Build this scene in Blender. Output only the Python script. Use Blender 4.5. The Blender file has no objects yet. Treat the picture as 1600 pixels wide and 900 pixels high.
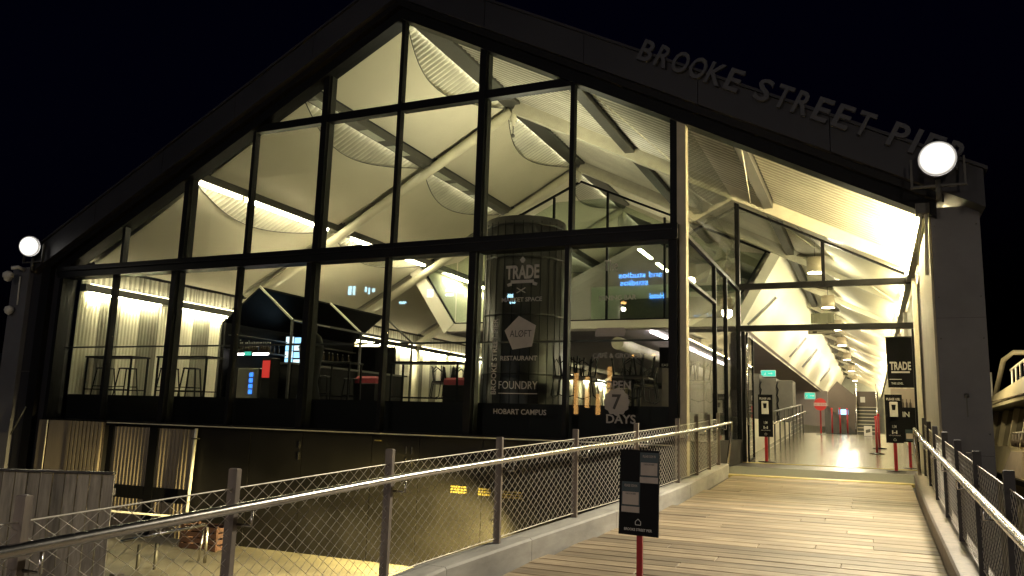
import bpy, math, random
from mathutils import Vector, Matrix

random.seed(7)
S = bpy.context.scene
COL = S.collection

# ------------------------------------------------------------------ camera
def look(yaw, pitch, roll):
    f = Vector((math.sin(yaw) * math.cos(pitch), math.cos(yaw) * math.cos(pitch), math.sin(pitch)))
    r = Vector((math.cos(yaw), -math.sin(yaw), 0)); u = r.cross(f)
    r2 = r * math.cos(roll) + u * math.sin(roll); u2 = u * math.cos(roll) - r * math.sin(roll)
    return Matrix((r2, u2, -f)).transposed()
cam_d = bpy.data.cameras.new('camera'); cam = bpy.data.objects.new('camera', cam_d); COL.objects.link(cam)
cam.matrix_world = Matrix.Translation((9.153, -14.125, 0.83)) @ look(-0.423, 0.164, 0.031).to_4x4()
cam_d.sensor_width = 36; cam_d.lens = 36 * 1253.1 / 1600; cam_d.clip_start = 0.05; cam_d.clip_end = 3000
S.camera = cam

# ------------------------------------------------------------------ night sky, faint moonlight, exposure
W = bpy.data.worlds.new('World'); S.world = W; W.use_nodes = True
wn = W.node_tree.nodes; wn.clear()
sky = wn.new('ShaderNodeTexSky'); sky.sky_type = 'NISHITA'; sky.sun_disc = False
sky.sun_elevation = math.radians(-3.5); sky.sun_rotation = math.radians(200); sky.ozone_density = 5.0
bg = wn.new('ShaderNodeBackground'); bg.inputs['Strength'].default_value = 0.028
wo = wn.new('ShaderNodeOutputWorld')
W.node_tree.links.new(sky.outputs[0], bg.inputs[0]); W.node_tree.links.new(bg.outputs[0], wo.inputs[0])
sd = bpy.data.lights.new('moon', 'SUN'); sd.energy = 0.012; sd.angle = math.radians(0.5); sd.color = (0.75, 0.85, 1.0)
so = bpy.data.objects.new('moon', sd); COL.objects.link(so); so.rotation_euler = (math.radians(52), 0, math.radians(20))
S.view_settings.view_transform = 'Standard'; S.view_settings.look = 'None'
S.view_settings.exposure = 1.5; S.view_settings.gamma = 1.0; S.view_settings.use_curve_mapping = False
S.render.engine = 'CYCLES'
S.cycles.use_denoising = True
S.cycles.max_bounces = 7; S.cycles.diffuse_bounces = 3; S.cycles.glossy_bounces = 3
S.cycles.transparent_max_bounces = 24; S.cycles.transmission_bounces = 3
S.cycles.caustics_reflective = False; S.cycles.caustics_refractive = False
S.cycles.sample_clamp_indirect = 4.0

# ------------------------------------------------------------------ materials
MT = {}
def mat(name, col, rough=0.6, metal=0.0, var=0.15, scale=4.0, bump=0.0, bscale=30.0, stretch=(1, 1, 1), spec=0.5, trans=0.0, col2=None, rnd=0.0, flute=0.0):
    m = bpy.data.materials.new(name); m.use_nodes = True; MT[name] = m
    nt = m.node_tree; n = nt.nodes; p = n['Principled BSDF']; L = nt.links
    p.inputs['Roughness'].default_value = rough; p.inputs['Metallic'].default_value = metal
    p.inputs['Specular IOR Level'].default_value = spec
    tc = n.new('ShaderNodeTexCoord'); mp = n.new('ShaderNodeMapping'); mp.inputs['Scale'].default_value = stretch
    L.new(tc.outputs['Object'], mp.inputs['Vector'])
    nz = n.new('ShaderNodeTexNoise'); nz.inputs['Scale'].default_value = scale; nz.inputs['Detail'].default_value = 6
    nz.inputs['Roughness'].default_value = 0.62
    oi = n.new('ShaderNodeObjectInfo')
    L.new(mp.outputs[0], nz.inputs['Vector'])
    mx = n.new('ShaderNodeMix'); mx.data_type = 'RGBA'
    a = [c * (1 - var) for c in col]; b = [min(1, c * (1 + var)) for c in (col2 or col)]
    mx.inputs[6].default_value = (*a, 1); mx.inputs[7].default_value = (*b, 1)
    cr = n.new('ShaderNodeMapRange'); cr.inputs[1].default_value = 0.32; cr.inputs[2].default_value = 0.68
    L.new(nz.outputs[0], cr.inputs[0]); L.new(cr.outputs[0], mx.inputs[0])
    out = mx.outputs[2]
    if rnd:
        hv = n.new('ShaderNodeHueSaturation'); rm = n.new('ShaderNodeMapRange'); rm.inputs[3].default_value = 1 - rnd; rm.inputs[4].default_value = 1 + rnd
        L.new(oi.outputs['Random'], rm.inputs[0]); L.new(rm.outputs[0], hv.inputs['Value']); L.new(out, hv.inputs['Color']); out = hv.outputs[0]
    if flute:      # dark and light flutes of twin-wall sheet, across the hall's length
        wv = n.new('ShaderNodeTexWave'); wv.bands_direction = 'Y'; wv.inputs['Scale'].default_value = .314 / flute; wv.inputs['Distortion'].default_value = .15
        L.new(tc.outputs['Object'], wv.inputs[0])
        wr = n.new('ShaderNodeMapRange'); wr.inputs[3].default_value = .38; wr.inputs[4].default_value = 1.0; L.new(wv.outputs['Fac'], wr.inputs[0])
        fm = n.new('ShaderNodeMix'); fm.data_type = 'RGBA'; fm.blend_type = 'MULTIPLY'; fm.inputs[0].default_value = 1
        L.new(out, fm.inputs[6]); L.new(wr.outputs[0], fm.inputs[7]); out = fm.outputs[2]
    L.new(out, p.inputs['Base Color'])
    rr = n.new('ShaderNodeMapRange'); rr.inputs[3].default_value = max(0.02, rough - 0.12 * var * 4); rr.inputs[4].default_value = min(1, rough + 0.1 * var * 4)
    L.new(nz.outputs[0], rr.inputs[0]); L.new(rr.outputs[0], p.inputs['Roughness'])
    if bump:
        n2 = n.new('ShaderNodeTexNoise'); n2.inputs['Scale'].default_value = bscale; n2.inputs['Detail'].default_value = 5
        L.new(mp.outputs[0], n2.inputs['Vector'])
        bp = n.new('ShaderNodeBump'); bp.inputs['Strength'].default_value = bump; bp.inputs['Distance'].default_value = 0.01
        L.new(n2.outputs[0], bp.inputs['Height']); L.new(bp.outputs[0], p.inputs['Normal'])
    if trans:
        tr = n.new('ShaderNodeBsdfTranslucent'); ms = n.new('ShaderNodeMixShader'); ms.inputs[0].default_value = trans
        L.new(mx.outputs[2], tr.inputs[0]); L.new(p.outputs[0], ms.inputs[1]); L.new(tr.outputs[0], ms.inputs[2])
        L.new(ms.outputs[0], n['Material Output'].inputs[0])
    return m
def emit(name, col, strength):
    m = bpy.data.materials.new(name); m.use_nodes = True; MT[name] = m
    p = m.node_tree.nodes['Principled BSDF']; p.inputs['Base Color'].default_value = (*[c * .25 for c in col], 1)
    p.inputs['Emission Color'].default_value = (*col, 1); p.inputs['Emission Strength'].default_value = strength
    return m
def glass(name, tint, refl=0.05, edge=0.75, rough=0.0):
    m = bpy.data.materials.new(name); m.use_nodes = True; MT[name] = m
    nt = m.node_tree; n = nt.nodes; n.clear(); L = nt.links
    o = n.new('ShaderNodeOutputMaterial'); t = n.new('ShaderNodeBsdfTransparent'); g = n.new('ShaderNodeBsdfGlossy')
    t.inputs[0].default_value = (*tint, 1); g.inputs['Roughness'].default_value = rough
    lw = n.new('ShaderNodeLayerWeight'); lw.inputs[0].default_value = 0.5
    pw = n.new('ShaderNodeMath'); pw.operation = 'POWER'; pw.inputs[1].default_value = 4
    ml = n.new('ShaderNodeMath'); ml.operation = 'MULTIPLY_ADD'; ml.inputs[1].default_value = edge; ml.inputs[2].default_value = refl
    ms = n.new('ShaderNodeMixShader')
    L.new(lw.outputs['Facing'], pw.inputs[0]); L.new(pw.outputs[0], ml.inputs[0]); L.new(ml.outputs[0], ms.inputs[0])
    L.new(t.outputs[0], ms.inputs[1]); L.new(g.outputs[0], ms.inputs[2]); L.new(ms.outputs[0], o.inputs[0])
    return m

mat('black_metal', (0.005, 0.005, 0.0055), 0.5, 0.0, 0.2, 3, spec=.12)
mat('black_panel', (0.006, 0.0055, 0.0055), 0.5, 0.0, 0.25, 1.2, 0.05, 20, spec=.2)
mat('mullion_grey', (0.016, 0.016, 0.015), 0.5, 0.0, .2, 3, spec=.2)
mat('fascia', (0.014, 0.013, 0.016), 0.55, 0.0, 0.25, 0.8, 0.05, 12)
mat('letter_grey', (0.06, 0.06, 0.066), 0.5, 0.1, 0.12, 5)
mat('column_grey', (0.11, 0.108, 0.115), 0.55, 0.0, 0.12, 1.5, 0.08, 25)
mat('column_cream', (0.42, 0.38, 0.27), 0.6, 0.0, 0.12, 3, 0.1, 25)
mat('steel_cream', (0.52, 0.49, 0.38), 0.42, 0.0, 0.1, 3, 0.05, 20)
mat('steel_dark', (0.06, 0.058, 0.05), 0.5, 0.0, 0.2, 3)
mat('lining', (0.84, 0.81, 0.69), 0.38, 0.0, 0.14, .9, trans=0.2, flute=.17)
mat('lining_porch', (0.84, 0.80, 0.66), 0.38, 0.0, 0.16, .9, trans=0.15, flute=.22)
mat('lining_clear', (0.5, 0.52, 0.45), 0.3, 0.0, 0.12, 1.2, trans=0.2)
mat('roof_metal', (0.03, 0.03, 0.032), 0.5, 0.5, 0.2, 2)
mat('sail', (0.60, 0.56, 0.45), 0.85, 0.0, 0.05, 0.7, 0.08, 9, trans=0.15)
mat('poly_wall', (0.72, 0.69, 0.56), 0.22, 0.0, 0.15, 1.5, stretch=(1, 1, .2), trans=0.25)
mat('poly_dark', (0.22, 0.21, 0.17), 0.28, 0.0, 0.15, 1.5, stretch=(1, 1, .2), trans=0.1)
mat('screen_tan', (0.20, 0.165, 0.115), 0.6, 0.0, 0.3, 1.6, 0.06, 30, stretch=(1, 1, .2))
mat('mezz_white', (0.72, 0.69, 0.58), 0.55, 0.0, 0.05, 1.0, 0.03, 20)
mat('soffit', (0.33, 0.29, 0.29), 0.7, 0.0, 0.08, 1)
mat('floor_in', (0.20, 0.18, 0.13), 0.22, 0.0, 0.18, 2.2, 0.02, 8, stretch=(1, .15, 1))
mat('floor_dark', (0.03, 0.028, 0.026), 0.35, 0.0, 0.2, 2)
mat('mat_dark', (0.10, 0.10, 0.07), 0.8, 0.0, 0.25, 20, 0.2, 120)
mat('nosing', (0.62, 0.52, 0.20), 0.4, 0.0, 0.12, 6)
mat('concrete', (0.30, 0.27, 0.20), 0.75, 0.0, 0.22, 1.3, 0.25, 18)
mat('kerb_conc', (0.34, 0.33, 0.31), 0.72, 0.0, 0.35, 2.2, 0.5, 9, stretch=(1, .35, 1))
mat('fence_wood', (0.33, 0.295, 0.235), 0.85, 0.0, 0.4, 5, 0.3, 12, stretch=(3, 3, .35), rnd=.3)
mat('post_wood', (0.20, 0.165, 0.135), 0.6, 0.0, 0.3, 6, 0.2, 20, stretch=(2, 2, .3))
mat('post_dark', (0.045, 0.04, 0.037), 0.6, 0.0, 0.3, 6, 0.15, 20)
mat('stainless', (0.52, 0.50, 0.47), 0.24, 1.0, 0.08, 8, 0.02, 60)
mat('wire', (0.72, 0.68, 0.6), 0.4, 0.3, 0.05, 8)
mat('red_post', (0.32, 0.012, 0.016), 0.4, 0.0, 0.1, 6)
mat('red_sign', (0.5, 0.02, 0.02), 0.45, 0.0, 0.05, 6)
mat('sign_black', (0.003, 0.003, 0.0034), 0.55, 0.0, 0.15, 4, spec=.12)
mat('sign_teal', (0.02, 0.04, 0.045), 0.5, 0.0, 0.1, 6)
mat('paper', (0.42, 0.36, 0.31), 0.7, 0.0, 0.08, 6)
mat('white_print', (0.6, 0.58, 0.55), 0.6, 0.0, 0.05, 6)
mat('vinyl', (0.42, 0.39, 0.385), 0.75, 0.0, 0.06, 8, trans=0.3)
mat('vinyl_dark', (0.05, 0.045, 0.045), 0.7, 0.0, 0.06, 8)
mat('yellow_print', (0.2, 0.16, 0.04), 0.6, 0.0, 0.1, 8)
mat('white_paint', (0.62, 0.6, 0.54), 0.45, 0.0, 0.1, 5)
mat('tank', (0.007, 0.006, 0.006), 0.4, 0.0, 0.25, 1.5, 0.05, 6, stretch=(4, 4, .3))
mat('grey_box', (0.10, 0.095, 0.08), 0.7, 0.0, 0.15, 2)
mat('bronze', (0.09, 0.07, 0.055), 0.5, 0.0, 0.15, 2)
mat('crate_wood', (0.05, 0.02, 0.013), 0.75, 0.0, 0.3, 6, 0.2, 20)
mat('boat_cream', (0.55, 0.5, 0.36), 0.35, 0.0, 0.12, 1.4, 0.02, 10)
mat('slot_dark', (0.012, 0.013, 0.011), 0.5, 0.0, 0.15, 3)
mat('boat_glass', (0.006, 0.006, 0.008), 0.08, 0.0, 0.05, 3)
mat('bottle_glass', (0.08, 0.06, 0.04), 0.1, 0.0, 0.4, 9)
mat('red_cloth', (0.25, 0.02, 0.03), 0.7, 0.0, 0.2, 6)
mat('lamp_white', (0.5, 0.43, 0.33), 0.5, 0.0, 0.05, 4)
mat('city', (0.05, 0.05, 0.055), 0.8, 0.0, 0.3, 0.3)
mat('tree_leaf', (0.06, 0.08, 0.03), 0.8, 0.0, 0.3, 2)
wm = mat('water', (0.006, 0.008, 0.010), 0.08, 0.0, 0.2, 0.2, 0.6, 2.0)
glass('glass_clear', (0.90, 0.925, 0.90), 0.04, 0.6)
glass('glass_mezz', (0.80, 0.86, 0.80), 0.05, 0.6)
WARM = (1.0, 0.80, 0.42)
emit('led_warm', (1.0, .88, .60), 13.0)
emit('led_hot', (1.0, 0.86, 0.55), 40.0)
emit('led_wall', (1.0, 0.88, 0.55), 130.0)
emit('led_eave', (1.0, 0.83, 0.45), 130.0)
emit('fill_led_up', (1.0, 0.85, 0.55), 7.0)
emit('led_eave_inner', (1.0, 0.84, 0.47), 62.0)
emit('led_porch', (1.0, 0.83, 0.42), 120.0)
emit('fill_led_dish', (1.0, 0.90, 0.64), 17.0)
emit('fill_led_ridge', (1.0, 0.85, 0.52), 19.0)
emit('fill_led_purlin', (1.0, 0.9, 0.66), 14.0)
emit('led_white', (1.0, 0.88, 0.90), 14.0)
emit('lamp_face', (1.0, 0.88, 0.58), 40.0)
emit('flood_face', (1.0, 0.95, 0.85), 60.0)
emit('exit_green', (0.05, 0.72, 0.52), 0.32)
emit('fridge_blue', (0.3, 0.62, 1.0), .9)
emit('fridge_white', (0.7, 0.88, 1.0), .7)
emit('screen_blue', (0.04, 0.2, 1.0), .9)
emit('glow_red', (1.0, 0.05, 0.04), 0.22)
emit('assumed_yellow_lamp', (1.0, 0.75, 0.2), 12.0)  # lens glow of the assumed, unseen bulkhead and wharf lamps
emit('win_cool', (0.45, 0.8, 1.0), 8.0)
emit('win_warm', (1.0, 0.5, 0.14), 2.6)
emit('win_far', (1.0, 0.72, 0.42), .12)
emit('neon_blue', (0.06, 0.32, 1.0), 14.0)
emit('street_orange', (1.0, 0.5, 0.15), 8.0)

# lens bloom painted into the floodlight's emission: bright centre fading to the rim
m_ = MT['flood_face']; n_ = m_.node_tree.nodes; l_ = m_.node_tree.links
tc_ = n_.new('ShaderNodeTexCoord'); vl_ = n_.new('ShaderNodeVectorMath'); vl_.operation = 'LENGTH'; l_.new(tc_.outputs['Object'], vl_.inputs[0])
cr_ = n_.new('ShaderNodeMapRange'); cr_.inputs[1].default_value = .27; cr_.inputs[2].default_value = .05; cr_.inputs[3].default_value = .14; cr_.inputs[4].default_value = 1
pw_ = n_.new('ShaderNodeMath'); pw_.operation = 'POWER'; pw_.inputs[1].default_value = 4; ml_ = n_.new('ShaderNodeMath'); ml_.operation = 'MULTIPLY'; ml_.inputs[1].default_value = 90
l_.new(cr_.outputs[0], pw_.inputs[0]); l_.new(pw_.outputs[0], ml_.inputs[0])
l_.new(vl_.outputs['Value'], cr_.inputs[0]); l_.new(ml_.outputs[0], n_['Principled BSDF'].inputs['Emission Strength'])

# planks: grain along x with a tone for each board
def plank_material():
    m = bpy.data.materials.new('deck_board'); m.use_nodes = True; MT['deck_board'] = m
    nt = m.node_tree; n = nt.nodes; p = n['Principled BSDF']; L = nt.links
    tc = n.new('ShaderNodeTexCoord'); mp = n.new('ShaderNodeMapping'); mp.inputs['Scale'].default_value = (.6, 14, 14)
    oi = n.new('ShaderNodeObjectInfo'); ad = n.new('ShaderNodeVectorMath'); ad.operation = 'ADD'
    sc = n.new('ShaderNodeVectorMath'); sc.operation = 'SCALE'; sc.inputs[0].default_value = (37, 11, 5)
    L.new(oi.outputs['Random'], sc.inputs['Scale']); L.new(tc.outputs['Object'], ad.inputs[0]); L.new(sc.outputs[0], ad.inputs[1])
    L.new(ad.outputs[0], mp.inputs[0])
    nz = n.new('ShaderNodeTexNoise'); nz.inputs['Scale'].default_value = 2.2; nz.inputs['Detail'].default_value = 8; L.new(mp.outputs[0], nz.inputs[0])
    r = n.new('ShaderNodeValToRGB'); r.color_ramp.elements[0].position = .3; r.color_ramp.elements[0].color = (.20, .15, .098, 1)
    r.color_ramp.elements[1].position = .7; r.color_ramp.elements[1].color = (.42, .335, .225, 1); L.new(nz.outputs[0], r.inputs[0])
    hs = n.new('ShaderNodeHueSaturation'); mr = n.new('ShaderNodeMapRange'); mr.inputs[3].default_value = .6; mr.inputs[4].default_value = 1.28
    L.new(oi.outputs['Random'], mr.inputs[0]); L.new(mr.outputs[0], hs.inputs['Value']); L.new(r.outputs[0], hs.inputs['Color'])
    # scuffs
    n3 = n.new('ShaderNodeTexNoise'); n3.inputs['Scale'].default_value = 1.7; n3.inputs['Detail'].default_value = 5; L.new(ad.outputs[0], n3.inputs[0])
    m3 = n.new('ShaderNodeMapRange'); m3.inputs[1].default_value = .35; m3.inputs[2].default_value = .7; m3.inputs[3].default_value = .78; m3.inputs[4].default_value = 1.12
    L.new(n3.outputs[0], m3.inputs[0]); mm = n.new('ShaderNodeMix'); mm.data_type = 'RGBA'; mm.blend_type = 'MULTIPLY'; mm.inputs[0].default_value = 1
    L.new(hs.outputs[0], mm.inputs[6]); L.new(m3.outputs[0], mm.inputs[7]); L.new(mm.outputs[2], p.inputs['Base Color'])
    p.inputs['Roughness'].default_value = .55
    bp = n.new('ShaderNodeBump'); bp.inputs['Strength'].default_value = .35; bp.inputs['Distance'].default_value = .006
    L.new(nz.outputs[0], bp.inputs['Height']); L.new(bp.outputs[0], p.inputs['Normal'])
plank_material()

# ------------------------------------------------------------------ mesh helpers
class MB:
    def __init__(s): s.v = []; s.f = []; s.sm = []
    def add(s, vs, fs, smooth=False):
        b = len(s.v); s.v += [tuple(v) for v in vs]; s.f += [tuple(b + i for i in f) for f in fs]; s.sm += [smooth] * len(fs); return s
    def box(s, x0, x1, y0, y1, z0, z1):
        return s.add([(x0, y0, z0), (x1, y0, z0), (x1, y1, z0), (x0, y1, z0), (x0, y0, z1), (x1, y0, z1), (x1, y1, z1), (x0, y1, z1)],
                     [(3, 2, 1, 0), (4, 5, 6, 7), (0, 1, 5, 4), (1, 2, 6, 5), (2, 3, 7, 6), (3, 0, 4, 7)])
    def cbox(s, x0, x1, y0, y1, z0, z1, c=.01):      # box with chamfered top edges
        return s.add([(x0, y0, z0), (x1, y0, z0), (x1, y1, z0), (x0, y1, z0), (x0, y0, z1 - c), (x1, y0, z1 - c), (x1, y1, z1 - c), (x0, y1, z1 - c),
                      (x0 + c, y0 + c, z1), (x1 - c, y0 + c, z1), (x1 - c, y1 - c, z1), (x0 + c, y1 - c, z1)],
                     [(3, 2, 1, 0), (0, 1, 5, 4), (1, 2, 6, 5), (2, 3, 7, 6), (3, 0, 4, 7), (4, 5, 9, 8), (5, 6, 10, 9), (6, 7, 11, 10), (7, 4, 8, 11), (8, 9, 10, 11)])
    def beam(s, p, q, w, h, up=(0, 0, 1)):
        p = Vector(p); q = Vector(q); d = (q - p).normalized(); u = Vector(up); r = d.cross(u)
        if r.length < 1e-6: r = Vector((1, 0, 0))
        r.normalize(); u = r.cross(d); r = r * w / 2; u = u * h / 2
        vs = [p - r - u, p + r - u, p + r + u, p - r + u, q - r - u, q + r - u, q + r + u, q - r + u]
        return s.add(vs, [(0, 1, 2, 3), (7, 6, 5, 4), (0, 4, 5, 1), (1, 5, 6, 2), (2, 6, 7, 3), (3, 7, 4, 0)])
    def tube(s, pts, r, n=8, cap=True, rads=None):
        pts = [Vector(p) for p in pts]; rings = []; vs = []; fs = []
        prev = None
        for i, p in enumerate(pts):
            d = (pts[min(i + 1, len(pts) - 1)] - pts[max(i - 1, 0)]).normalized()
            if prev is None:
                a = d.cross(Vector((0, 0, 1)));
                if a.length < 1e-3: a = d.cross(Vector((1, 0, 0)))
            else: a = prev - d * prev.dot(d)
            a.normalize(); prev = a; b = d.cross(a); rr = rads[i] if rads else r
            vs += [p + (a * math.cos(2 * math.pi * k / n) + b * math.sin(2 * math.pi * k / n)) * rr for k in range(n)]
        for i in range(len(pts) - 1):
            for k in range(n):
                fs.append((i * n + k, i * n + (k + 1) % n, (i + 1) * n + (k + 1) % n, (i + 1) * n + k))
        s.add(vs, fs, True)
        if cap:
            b = len(s.v) - len(vs)
            s.f.append(tuple(b + k for k in range(n))[::-1]); s.f.append(tuple(b + (len(pts) - 1) * n + k for k in range(n))); s.sm += [False, False]
        return s
    def prism(s, poly, vec):
        n = len(poly); vec = Vector(vec); a = [Vector(p) for p in poly]; b = [p + vec for p in a]
        fs = [tuple(range(n))[::-1], tuple(range(n, 2 * n))] + [(i, (i + 1) % n, n + (i + 1) % n, n + i) for i in range(n)]
        return s.add(a + b, fs)
    def lathe(s, c, prof, n=20):
        vs = []; fs = []; c = Vector(c)
        for r, z in prof: vs += [c + Vector((r * math.cos(2 * math.pi * k / n), r * math.sin(2 * math.pi * k / n), z)) for k in range(n)]
        for i in range(len(prof) - 1):
            for k in range(n): fs.append((i * n + k, i * n + (k + 1) % n, (i + 1) * n + (k + 1) % n, (i + 1) * n + k))
        return s.add(vs, fs, True)
    def build(s, name, material, parent=None, org=None):
        o = Vector(org) if org is not None else (parent.location.copy() if parent is not None and parent.type == 'EMPTY' and parent.parent is None else (Vector(parent['_o']) if parent is not None and '_o' in parent else Vector((0, 0, 0))))
        me = bpy.data.meshes.new(name); me.from_pydata([Vector(v) - o for v in s.v], [], s.f)
        me.polygons.foreach_set('use_smooth', s.sm); me.update()
        me.materials.append(MT[material])
        ob = bpy.data.objects.new(name, me); COL.objects.link(ob)
        if parent is not None: ob.parent = parent
        elif org is not None: ob.location = o
        return ob
def fixn(ob):
    import bmesh
    bm = bmesh.new(); bm.from_mesh(ob.data); bmesh.ops.recalc_face_normals(bm, faces=bm.faces); bm.to_mesh(ob.data); bm.free(); return ob
def tag(o, label, cat, group=None):
    o['label'] = label; o['category'] = cat
    if group: o['group'] = group
    return o
def struct(o): o['kind'] = 'structure'; return o
def stuff(o): o['kind'] = 'stuff'; return o
def thing(name, label, cat, loc=(0, 0, 0), group=None, rz=0):
    o = bpy.data.objects.new(name, None); COL.objects.link(o); o.location = loc; o.rotation_euler.z = rz
    o.empty_display_size = .2
    return tag(o, label, cat, group)
def dup(root, loc, rz=0, label=None, group=None):
    r = root.copy(); COL.objects.link(r); r.location = loc; r.rotation_euler.z = rz
    if label: r['label'] = label
    if group: r['group'] = group
    for ch in list(root.children):
        c = ch.copy(); COL.objects.link(c); c.parent = r
        for g in list(ch.children):
            d = g.copy(); COL.objects.link(d); d.parent = c
    return r
def share(ob, name, parent, loc, rot=None):        # a further piece with the same mesh
    c = bpy.data.objects.new(name, ob.data); COL.objects.link(c); c.parent = parent; c.location = loc
    if rot: c.rotation_euler = rot
    return c
def text(name, s, material, parent, c, w, h, right=(1, 0, 0), up=(0, 0, 1), depth=.004, bold=.012, org=None):
    cu = bpy.data.curves.new('t', 'FONT'); cu.body = s; cu.offset = bold; cu.extrude = .05; cu.resolution_u = 3
    to = bpy.data.objects.new('t', cu); COL.objects.link(to)
    dg = bpy.context.evaluated_depsgraph_get(); dg.update()
    me = bpy.data.meshes.new_from_object(to.evaluated_get(dg))
    bpy.data.objects.remove(to); bpy.data.curves.remove(cu)
    xs = [v.co.x for v in me.vertices]; ys = [v.co.y for v in me.vertices]
    x0, x1, y0, y1 = min(xs), max(xs), min(ys), max(ys)
    R = Vector(right).normalized(); U = Vector(up).normalized(); N = R.cross(U)
    if w is None: w = (x1 - x0) * h / (y1 - y0)
    o = Vector(org) if org is not None else (parent.location.copy() if parent is not None and parent.type == 'EMPTY' else Vector((0, 0, 0)))
    for v in me.vertices:
        x = ((v.co.x - x0) / (x1 - x0) - .5) * w; y = ((v.co.y - y0) / (y1 - y0) - .5) * h
        v.co = Vector(c) + R * x + U * y + N * (v.co.z / .05 * depth / 2) - o
    me.materials.clear(); me.materials.append(MT[material]); me.name = name
    ob = bpy.data.objects.new(name, me); COL.objects.link(ob)
    if parent is not None: ob.parent = parent
    return ob
def lamp(name, kind, loc, energy, col, parent=None, size=.2, rot=None, spot=None, blend=.6):
    d = bpy.data.lights.new(name, kind); d.energy = energy; d.color = col
    if kind == 'SPOT': d.spot_size = spot; d.spot_blend = blend; d.shadow_soft_size = size
    elif kind == 'POINT': d.shadow_soft_size = size
    o = bpy.data.objects.new(name, d); COL.objects.link(o)
    o.location = Vector(loc) - (parent.location if parent is not None else Vector((0, 0, 0)))
    if parent is not None: o.parent = parent
    if rot is not None: o.rotation_euler = Vector(rot).to_track_quat('-Z', 'Y').to_euler()
    return o

# ------------------------------------------------------------------ setting: water, lower deck, ramp
struct(MB().add([(-900, -900, -2.75), (900, -900, -2.75), (900, 900, -2.75), (-900, 900, -2.75)], [(0, 1, 2, 3)]).build('water', 'water'))
struct(MB().box(-13.5, 10.6, -20, -0.02, -2.7, -2.0).build('lower_deck', 'concrete'))
struct(MB().box(-11.4, 11.2, -0.02, 77, -2.74, -2.05).build('pontoon', 'concrete'))
def zr(Y): return -0.03 + .0487 * (Y - 5)
def path(Y):     # outer (left) edge of the ramp
    P = [(-17, 5.5), (-8.3, 5.5), (-6.9, 5.6), (-5, 5.75), (-3.6, 5.93), (-1, 6.12), (1, 6.2), (4.5, 6.22)]
    for (a, xa), (b, xb) in zip(P, P[1:]):
        if Y <= b: return xa + (xb - xa) * max(0, (Y - a)) / (b - a)
    return P[-1][1]
RX = 9.76
ramp = struct(MB().add([(5.35, -17, zr(-17) - .30), (10.2, -17, zr(-17) - .30), (10.2, 3.0, zr(3) - .30), (6.0, 3.0, zr(3) - .30),
                        (5.35, -17, zr(-17) - .045), (10.2, -17, zr(-17) - .045), (10.2, 3.0, zr(3) - .045), (6.0, 3.0, zr(3) - .045)],
                       [(3, 2, 1, 0), (4, 5, 6, 7), (0, 1, 5, 4), (1, 2, 6, 5), (2, 3, 7, 6), (3, 0, 4, 7)]).build('boardwalk', 'post_dark'))
BW = .232; tilt = math.atan(.0487)
unit = {}
def board(x0, x1, yc, dz):
    L = round(x1 - x0, 2)
    o = MB().cbox(-L / 2, L / 2, -BW / 2 + .008, BW / 2 - .008, -.04, 0, .006).build('deck_board', 'deck_board') if L not in unit else None
    if o: unit[L] = o.data
    else: o = bpy.data.objects.new('deck_board', unit[L]); COL.objects.link(o)
    o.parent = ramp; o.location = ((x0 + x1) / 2, yc, zr(yc) + dz); o.rotation_euler = (tilt, random.uniform(-.0006, .0006), random.uniform(-.0006, .0006))
y = 2.99 - BW / 2; row = 0
while y > -12.5:
    xl = round(path(y) + .27, 1); xr = RX
    cut = round(random.choice([6.7, 7.0, 7.3, 7.6, 7.9, 8.2, 8.5, 8.8, 9.1]), 1) if row % 4 else None
    if cut: board(xl, cut - .003, y, random.uniform(-.003, .002)); board(cut + .003, xr, y, random.uniform(-.003, .002))
    else: board(xl, xr, y, random.uniform(-.003, .002))
    y -= BW; row += 1
rest = MB()
while y > -17:
    z = zr(y); rest.cbox(5.7, RX, y - BW / 2 + .008, y + BW / 2 - .008, z - .04, z, .006); y -= BW
stuff(rest.build('deck_boards_behind_viewer', 'deck_board', ramp))
# threshold plate and mat
def wedge(x0, x1, y0, y1, za, zb_, t): return MB().add([(x0, y0, za - t), (x1, y0, za - t), (x1, y1, zb_ - t), (x0, y1, zb_ - t), (x0, y0, za), (x1, y0, za), (x1, y1, zb_), (x0, y1, zb_)], [(3, 2, 1, 0), (4, 5, 6, 7), (0, 1, 5, 4), (1, 2, 6, 5), (2, 3, 7, 6), (3, 0, 4, 7)])
struct(wedge(5.9, 10.3, 3.12, 4.9, -.105, -.03, .3).build('threshold_plate', 'mat_dark'))
struct(wedge(6.2, 10.12, 3.0, 3.115, -.118, -.10, .2).build('threshold_strip', 'nosing'))
struct(wedge(5.9, 10.3, 4.905, 6.41, -.034, -.002, .3).build('threshold_mat', 'floor_dark'))
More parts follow.
